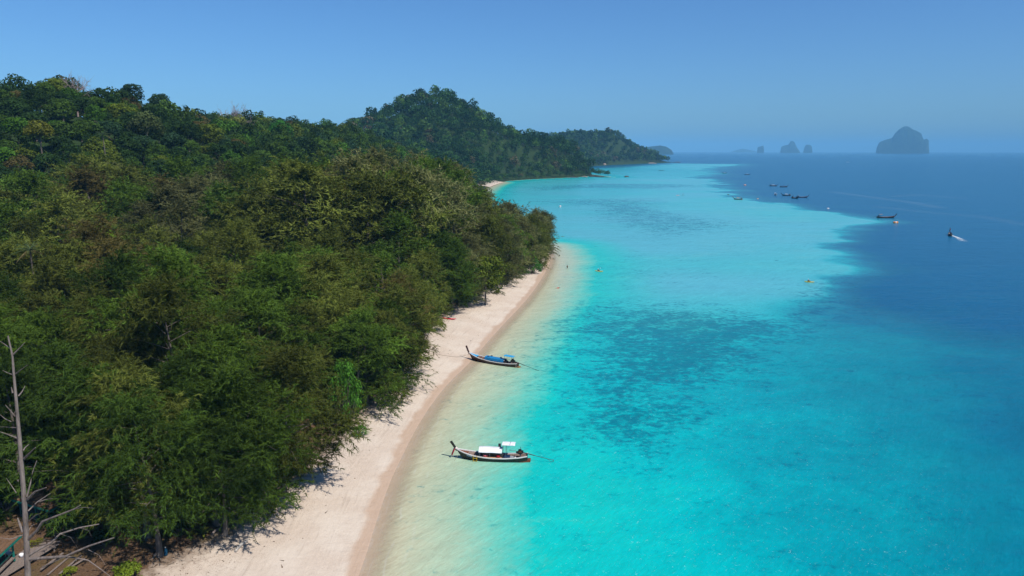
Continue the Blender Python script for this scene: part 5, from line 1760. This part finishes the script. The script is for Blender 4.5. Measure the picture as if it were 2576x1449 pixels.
# buoys
M_BUOYO = paint('orange_buoy', (0.75, 0.26, 0.06), 0.5, 0.3, 0.15)
def buoy(u, v, sc, mat, label, band=M_WHITE):
    p = P(u, v)
    r = empty('mooring_buoy', (p.x, p.y, 0)); tag(r, label, 'buoy', 'mooring buoys')
    MB().tube([(-sc, 0, 0.02), (-sc * .8, 0, sc * .2), (sc * .8, 0, sc * .2), (sc, 0, 0.02)], [0.05, sc * .42, sc * .42, 0.05], 10).build('float', mat, r)
    MB().tube([(-sc * .12, 0, sc * .2), (sc * .12, 0, sc * .2)], sc * .45, 10).build('band', band, r)
buoy(2253, 561, 1.5, M_BUOYO, 'long orange and white float below the black boat with tall prow')
buoy(1874, 466, 1.5, M_BUOYO, 'orange float at the deep-water edge left of the paired dark boats')
buoy(2083, 525, 0.9, M_WHITE, 'small white float between the boat cluster and the black boat')
buoy(1906, 500.5, 0.8, M_BUOYO, 'tiny orange float in front of the white motorboat')
buoy(1832, 490, 1.0, M_IRON, 'small dark float left of the red-brown boat', M_IRON)
# ------------------------------------------------------------------ kayaks and people in the water
M_KRED = paint('red_kayak', (0.62, 0.035, 0.06), 0.4, 0.4, 0.12)
M_KYEL = paint('yellow_kayak', (0.62, 0.50, 0.03), 0.4, 0.4, 0.12)
M_KPNK = paint('pink_kayak', (0.70, 0.32, 0.30), 0.4, 0.4, 0.12)
M_KBLU = paint('teal_board', (0.02, 0.30, 0.36), 0.4, 0.4, 0.12)
M_SKIN = paint('tanned_skin', (0.30, 0.16, 0.10), 0.6, 0.3, 0.1)
M_DARKC = paint('dark_swimwear', (0.015, 0.02, 0.025), 0.8, 0.1, 0.2)
M_REDC = paint('red_vest', (0.55, 0.05, 0.04), 0.8, 0.1, 0.15)

def kayak(loc, rz, L, mat, label, group='kayaks', tilt=0.0):
    r = empty('kayak', loc, rz); r.rotation_euler = (0, tilt, rz)
    tag(r, label, 'kayak', group)
    m = MB(); V = []; n = 10; T = np.linspace(0, 1, 13)
    for t in T:
        w_ = 0.37 * math.sin(math.pi * min(max(t, .02), .98)) ** 0.55
        up = 0.16 * abs(2 * t - 1) ** 2.5
        for k in range(n):
            a = 2 * math.pi * k / n
            V.append((L * (t - .5), w_ * math.cos(a), 0.12 + up + (0.15 if math.sin(a) > 0 else 0.20) * math.sin(a) * (w_ / .37) ** .5))
    F = [(i*n+k, i*n+(k+1) % n, (i+1)*n+(k+1) % n, (i+1)*n+k) for i in range(12) for k in range(n)]
    F += [tuple(range(n - 1, -1, -1)), tuple(12 * n + k for k in range(n))]
    m.add(V, F, True); hull_ = m.build('hull', mat, r)
    MB().tube([(-L * .22, 0, .275), (-L * .05, 0, .285), (L * .12, 0, .275)], [0.05, 0.24, 0.05], 10).build('cockpit', M_DARKC, r)
    return r
g = G(1130, 803); a = G(1114, 801); b = G(1147, 806)
kayak((g.x, g.y, g.z), math.atan2(b.y - a.y, b.x - a.x), (b - a).length * 1.02, M_KRED, 'red kayak lying on the dry sand by the tree line')

def person(loc, rz, pose, skin, wear, label, hat=None, prone=False):
    """one continuous skinned body with its swimwear as a shell over the trunk"""
    r = empty('person', loc, rz)
    tag(r, label, 'person')
    if pose == 'sit':
        J = {'hip': (0, 0, .12), 'ch': (-.06, 0, .50), 'nk': (-.04, 0, .68), 'hd': (-.02, 0, .80), 'top': (-.02, 0, .93),
             'lk': (.42, .14, .28), 'lf': (.78, .15, .10), 'rk': (.42, -.14, .28), 'rf': (.78, -.15, .10),
             'ls': (-.05, .19, .60), 'le': (.12, .36, .42), 'lh': (.36, .30, .45), 'rs': (-.05, -.19, .60), 're': (.12, -.36, .44), 'rh': (.36, -.32, .52)}
    elif pose == 'swim':
        J = {'hip': (-.35, 0, .02), 'ch': (.05, 0, .06), 'nk': (.24, 0, .10), 'hd': (.33, 0, .16), 'top': (.42, 0, .20),
             'lk': (-.75, .12, -.02), 'lf': (-1.12, .14, -.05), 'rk': (-.75, -.12, .0), 'rf': (-1.12, -.16, -.03),
             'ls': (.16, .19, .07), 'le': (.42, .34, .06), 'lh': (.68, .28, .04), 'rs': (.16, -.19, .07), 're': (.0, -.42, .05), 'rh': (-.2, -.5, .03)}
    else:
        J = {'hip': (0, 0, .92), 'ch': (.02, 0, 1.28), 'nk': (.02, 0, 1.47), 'hd': (.04, 0, 1.58), 'top': (.04, 0, 1.73),
             'lk': (.05, .11, .48), 'lf': (0, .13, .03), 'rk': (-.03, -.11, .48), 'rf': (-.05, -.13, .03),
             'ls': (.0, .20, 1.40), 'le': (.05, .28, 1.13), 'lh': (.22, .24, .98), 'rs': (.0, -.20, 1.40), 're': (.05, -.29, 1.14), 'rh': (.20, -.25, 1.0)}
    rad = {'hip': .15, 'ch': .155, 'nk': .06, 'hd': .095, 'top': .07, 'lk': .065, 'rk': .065, 'lf': .045, 'rf': .045, 'ls': .065, 'rs': .065, 'le': .045, 're': .045, 'lh': .035, 'rh': .035}
    keys = list(J); E = [('hip', 'ch'), ('ch', 'nk'), ('nk', 'hd'), ('hd', 'top'), ('hip', 'lk'), ('lk', 'lf'), ('hip', 'rk'), ('rk', 'rf'), ('ch', 'ls'), ('ls', 'le'), ('le', 'lh'), ('ch', 'rs'), ('rs', 're'), ('re', 'rh')]
    me = bpy.data.meshes.new('body')
    me.from_pydata([J[k] for k in keys], [(keys.index(a), keys.index(b)) for a, b in E], [])
    me.materials.append(skin)
    o = obj_from('body', me, r)
    md = o.modifiers.new('skin', 'SKIN'); md.use_smooth_shade = True
    sv = me.skin_vertices[0].data
    for i, k in enumerate(keys):
        sv[i].radius = (rad[k], rad[k]); sv[i].use_root = (k == 'hip')
    ss = o.modifiers.new('round', 'SUBSURF'); ss.levels = 1; ss.render_levels = 1
    hp, ch = Vector(J['hip']), Vector(J['ch'])
    MB().tube([hp - (ch - hp) * .25, hp, hp.lerp(ch, .6), ch + (ch - hp) * .22], [.165, .178, .170, .15], 10).build('swimwear', wear, r)
    hd, tp = Vector(J['hd']), Vector(J['top'])
    MB().tube([hd + (tp - hd) * .15, hd.lerp(tp, .6), tp + (tp - hd) * .2], [.112, .11, .05], 9).build('hair' if hat is None else 'hat', hat or M_DARKC, r)
    return r
def paddle(loc, rz, label, roll=0.35):
    r = empty('paddle', loc, rz); r.rotation_euler = (roll, 0, rz)
    tag(r, label, 'paddle')
    MB().tube([(0, -1.05, 0), (0, 1.05, 0)], 0.02, 6).build('shaft', M_IRON, r)
    for s in (-1, 1): MB().box((0, s * 1.2, 0), (0.03, 0.36, 0.18)).build('blade', M_WHITE, r)

p = P(1507, 683)
ky = R(-28)
kayak((p.x, p.y, -0.02), ky, 3.0, M_KYEL, 'yellow kayak with one paddler on the pale water off the beach point')
off = Matrix.Rotation(ky, 3, 'Z') @ Vector((-0.35, 0, 0))
person((p.x + off.x, p.y + off.y, 0.16), ky, 'sit', M_SKIN, M_DARKC, 'person in dark top and white hat seated in the yellow kayak nearer the beach', M_WHITE)
off = Matrix.Rotation(ky, 3, 'Z') @ Vector((0.02, 0, 0))
paddle((p.x + off.x, p.y + off.y, 0.66), ky, 'double paddle held by the person in the nearer yellow kayak')
p = P(2036, 710)
ky = R(-20)
kayak((p.x, p.y, -0.02), ky, 3.0, M_KYEL, 'yellow kayak at the edge of the dark deep water')
off = Matrix.Rotation(ky, 3, 'Z') @ Vector((-0.35, 0, 0))
person((p.x + off.x, p.y + off.y, 0.16), ky, 'sit', M_SKIN, M_DARKC, 'person in dark top and white hat paddling the kayak by the deep water', M_WHITE)
off = Matrix.Rotation(ky, 3, 'Z') @ Vector((0.02, 0, 0))
paddle((p.x + off.x, p.y + off.y, 0.66), ky, 'double paddle held by the person in the kayak by the deep water', -0.3)
p = P(1705, 491.5)
kayak((p.x, p.y, -0.02), R(8), 3.6, M_KPNK, 'pink kayak far out in the middle of the bay')
p = P(1718, 491.5)
bd = empty('paddle_board', (p.x, p.y, 0.02), R(5)); tag(bd, 'long teal paddle board just right of the pink kayak', 'board')
V = [(1.9 * math.cos(a) , 0.42 * math.sin(a) * (1 if abs(math.cos(a)) < .99 else .4), z) for z in (0, 0.14) for a in np.linspace(0, 2 * math.pi, 20, endpoint=False)]
MB().add(V, [(k, (k + 1) % 20, 20 + (k + 1) % 20, 20 + k) for k in range(20)] + [tuple(range(20, 40)), tuple(range(19, -1, -1))], True).build('deck', M_KBLU, bd)
MB().box((-1.7, 0, -0.1), (0.25, 0.02, 0.2)).build('fin', M_IRON, bd)
person((p.x, p.y, 0.15), R(5), 'stand', M_SKIN, M_DARKC, 'person standing on the teal paddle board out in the bay')
p = P(1427, 675)
person((p.x, p.y, -0.55), R(60), 'stand', M_SKIN, M_DARKC, 'person standing knee deep in the shallows off the beach point')
p = P(1407, 644.5)
person((p.x, p.y, -1.05), R(120), 'stand', M_DARKC, M_DARKC, 'person chest deep in the water closest to the beach point')
p = P(1405, 725)
person((p.x, p.y, 0.04), R(20), 'swim', M_SKIN, M_REDC, 'person in a red top lying afloat in the shallows along the beach')

# ------------------------------------------------------------------ rocks at the headland tips
M_STONE = paint('shore_rock', (0.075, 0.062, 0.052), 0.9, 0.1, 0.4, 0.6)
M_STONEP = paint('pale_rock', (0.34, 0.28, 0.24), 0.9, 0.1, 0.3, 0.6)
def rock(u, v, sx, sy, sz, mat, label, seed, group='shore rocks'):
    g = np.random.default_rng(seed)
    p = P(u, v)
    bm = bmesh.new(); bmesh.ops.create_icosphere(bm, subdivisions=3, radius=1.0)
    for vv in bm.verts:
        q = vv.co
        n = 1 + 0.5 * (vnoise(np.array([q.x * 1.7 + seed]), np.array([q.y * 1.7 + q.z * 1.3]), seed)[0] - 0.5)
        vv.co = Vector((q.x * sx * n, q.y * sy * n, max(-0.3, q.z) * sz * n))
    me = bpy.data.meshes.new('shore_rock'); bm.to_mesh(me); bm.free(); me.materials.append(mat)
    o = obj_from('shore_rock', me); o.location = (p.x, p.y, 0.1); o.rotation_euler = (0, 0, seed)
    tag(o, label, 'rock', group)
rock(1490, 444.6, 8, 5, 2.2, M_STONE, 'low dark rock at the very foot of the near headland tip', 1)
rock(1503, 445.2, 6, 4, 1.6, M_STONE, 'dark rock second out from the near headland tip', 2)
rock(1514, 445.6, 4, 3, 1.0, M_STONE, 'small flat rock outermost off the near headland tip', 3)
rock(1576, 445.2, 5, 3, 1.8, M_STONE, 'lone rock awash in the bay well off the headland tip', 4)
rock(1470, 445.4, 9, 4, 1.4, M_STONEP, 'pale rock ledge on the shore just before the headland tip', 5)
rock(1440, 446.6, 10, 4, 1.2, M_STONE, 'long dark ledge along the wooded shore of the bay', 6)
rock(1705, 408.6, 16, 8, 2.5, M_STONE, 'flat dark rock trailing off the far headland', 7)
rock(1520, 415.6, 12, 6, 6.0, M_STONEP, 'pale boulder on the shore below the far headland forest', 8)
rock(1640, 411.4, 14, 6, 3.0, M_STONEP, 'low pale ledge on the far headland shore near its tip', 9)

# ------------------------------------------------------------------ trees that stand out on the hills
def bare_tree(u, v, y, H, label, seed, mat, col=None):
    p = PY(u, v, y); g = np.random.default_rng(seed)
    z0 = gz(p.x, p.y)
    r = empty('bare_tree', (p.x, p.y, z0)); tag(r, label, 'tree')
    H = max(H, p.z - z0)
    MB().tube([(0, 0, 0), (0.2, 0, H * .4), (0.1, 0.2, H * .62)], [.38, .3, .22], 7).build('trunk', mat, r)
    m = MB()
    for i in range(12):
        az = i * 2.399; L = H * g.uniform(.28, .48); el = R(g.uniform(25, 68))
        b = Vector((0.1, 0.1, H * g.uniform(.42, .62)))
        e = b + Vector((L * math.cos(az) * math.cos(el), L * math.sin(az) * math.cos(el), L * math.sin(el)))
        md = b.lerp(e, .55) + Vector((0, 0, -.05 * L))
        m.tube([b, md, e], [.16, .11, .04], 5, False)
        for k in range(7):
            f = md.lerp(e, g.uniform(0, 1)); q = f + Vector(g.normal(size=3)) * L * .22 + Vector((0, 0, L * .12))
            m.tube([f, q], [.06, .02], 4, False)
            for kk in range(3): m.tube([f.lerp(q, .5), q + Vector(g.normal(size=3)) * L * .13], [.035, .015], 3, False)
    m.build('branches', mat, r)
M_MAUVE = bark_material('mauve_twigs', (0.16, 0.12, 0.115), (0.30, 0.24, 0.23))
bare_tree(603, 262, 470, 21, 'leafless pale tree standing highest on the ridge skyline', 41, M_MAUVE)
bare_tree(575, 268, 465, 18, 'second leafless tree on the ridge just left of the tallest bare one', 42, M_MAUVE)
bare_tree(185, 190, 322, 18, 'bare-crowned tree on the left ridge beside the rounded dark crowns', 43, M_MAUVE)
bare_tree(436, 282, 395, 14, 'brown bare tree low on the ridge in the gap right of the layered tree', 44, M_MAUVE)
bare_tree(625, 336, 430, 16, 'pale bare tree on the slope under the ridge skyline trees', 45, M_MAUVE)

def special_bro(u, v, y, Rr, col, label, k, mat=None, trunk_to=None, flat=1.0, name='broadleaf_tree'):
    """crown centre sighted at u, v on plane y"""
    p = PY(u, v, y); z0 = gz(p.x, p.y)
    H0, (cm, tm) = BRO[k]
    h = max(8.0, (p.z - z0) / 0.70)
    r = empty(name, (p.x, p.y, z0 - 0.2), u)
    base_r = 5.2
    r.scale = (Rr / base_r, Rr / base_r, h / H0)
    tag(r, label, 'tree')
    t_ = obj_from('trunk', tm, r)
    if mat:
        me = tm.copy(); me.materials[0] = mat; t_.data = me
    c = obj_from('crown', cm, r); c.color = (*col, 1)
    k_ = (Rr / base_r) / (h / H0)
    c.scale = (1, 1, k_); c.location = (0, 0, 0.70 * H0 * (1 - k_))
    return r
special_bro(397, 262, 395, 6.0, (0.030, 0.065, 0.026), 'dark layered tree rising clear of the ridge right of the big hill', 5)
special_bro(454, 290, 410, 2.6, (0.025, 0.055, 0.022), 'narrow dark tree alone on the skyline right of the layered tree', 2)
special_bro(598, 318, 420, 6.4, (0.17, 0.20, 0.045), 'pale yellow-green tree on the slope below the bare skyline trees', 1)
special_bro(706, 338, 440, 6.8, (0.045, 0.16, 0.022), 'vivid green spreading tree with a thin pale trunk right of the ridge dip', 3, M_PALE)
special_bro(370, 318, 300, 6.5, (0.07, 0.095, 0.03), 'big olive tree with visible pale trunk in the middle of the near hill', 6, M_PALE)
special_bro(255, 608, 130, 3.6, (0.13, 0.22, 0.022), 'bright yellow-green broadleaf crown poking out of the casuarinas on the left', 0)
special_bro(100, 330, 260, 5.2, (0.15, 0.16, 0.02), 'yellowish tree on the left of the hill near the picture edge', 4)
special_bro(330, 240, 355, 5.0, (0.022, 0.048, 0.02), 'dark domed tree on the shoulder where the left ridge falls away', 7)
# tall thin-trunked trees on the pointed hill
for k, (u, v, y, rr, lab) in enumerate([(1097, 227, 1160, 7.0, 'tallest tree on the summit of the pointed hill, its crown on a bare stem'), (1062, 241, 1150, 9.5, 'broad dark crown on the summit just left of the tallest stem'),
                                        (1160, 262, 1180, 10.0, 'big rounded crown on the right shoulder of the pointed hill'), (1196, 292, 1190, 7.0, 'dark clump of crown lower on the right shoulder of the pointed hill'), (1226, 303, 1195, 4.5, 'small lone crown on a thin stem low on the right skyline of the pointed hill')]):
    special_bro(u, v, y, rr, (0.026, 0.055, 0.028), lab, k, M_PALE, name='emergent_tree')

def palm(u, v, y, L, label, seed, dead=0):
    p = PY(u, v, y); z0 = gz(p.x, p.y); g = np.random.default_rng(seed)
    r = empty('palm_tree', (p.x, p.y, z0)); tag(r, label, 'tree', 'palms')
    H = p.z - z0
    MB().tube([(0, 0, 0), (0.3, 0, H * .5), (0, 0, H)], [.22, .16, .13], 7).build('trunk', M_BARK, r)
    M1 = paint('palm_frond', (0.07, 0.11, 0.025), 0.45, 0.35, 0.25, 2.0); M2 = paint('dry_frond', (0.26, 0.20, 0.09), 0.7, 0.2, 0.2, 2.0)
    for i in range(17):
        az = i * 2.399; el = R(65 - 80 * i / 16.0); m = MB()
        prev = None
        for s in range(9):
            f = s / 8.0
            c = Vector((L * f * math.cos(el), 0, L * (f * math.sin(el) - .40 * f * f)))
            if prev is not None:
                for sg in (1, -1):
                    for q in range(2):
                        b = prev.lerp(c, q * .5)
                        wl = L * .26 * math.sin(math.pi * min(.97, f * .85 + .12))
                        tip = b + Vector((wl * .5, sg * wl, -wl * .35))
                        m.add([b, b + Vector((.09, 0, 0)), tip], [(0, 1, 2)])
                m.tube([prev, c], [.03, .025], 4, False)
            prev = c
        o = m.build('frond', M2 if i > 16 - dead else M1, r)
        o.location = (0, 0, H); o.rotation_euler = (0, 0, az)
palm(75, 628, 118, 3.0, 'palm with drooping dry lower fronds among the casuarinas near the left edge', 61, 4)
palm(258, 338, 262, 3.2, 'palm crown showing on the near hill above the yellow-green trees', 62, 1)
palm(585, 372, 330, 3.2, 'palm crown half hidden below the ridge dip', 63, 0)
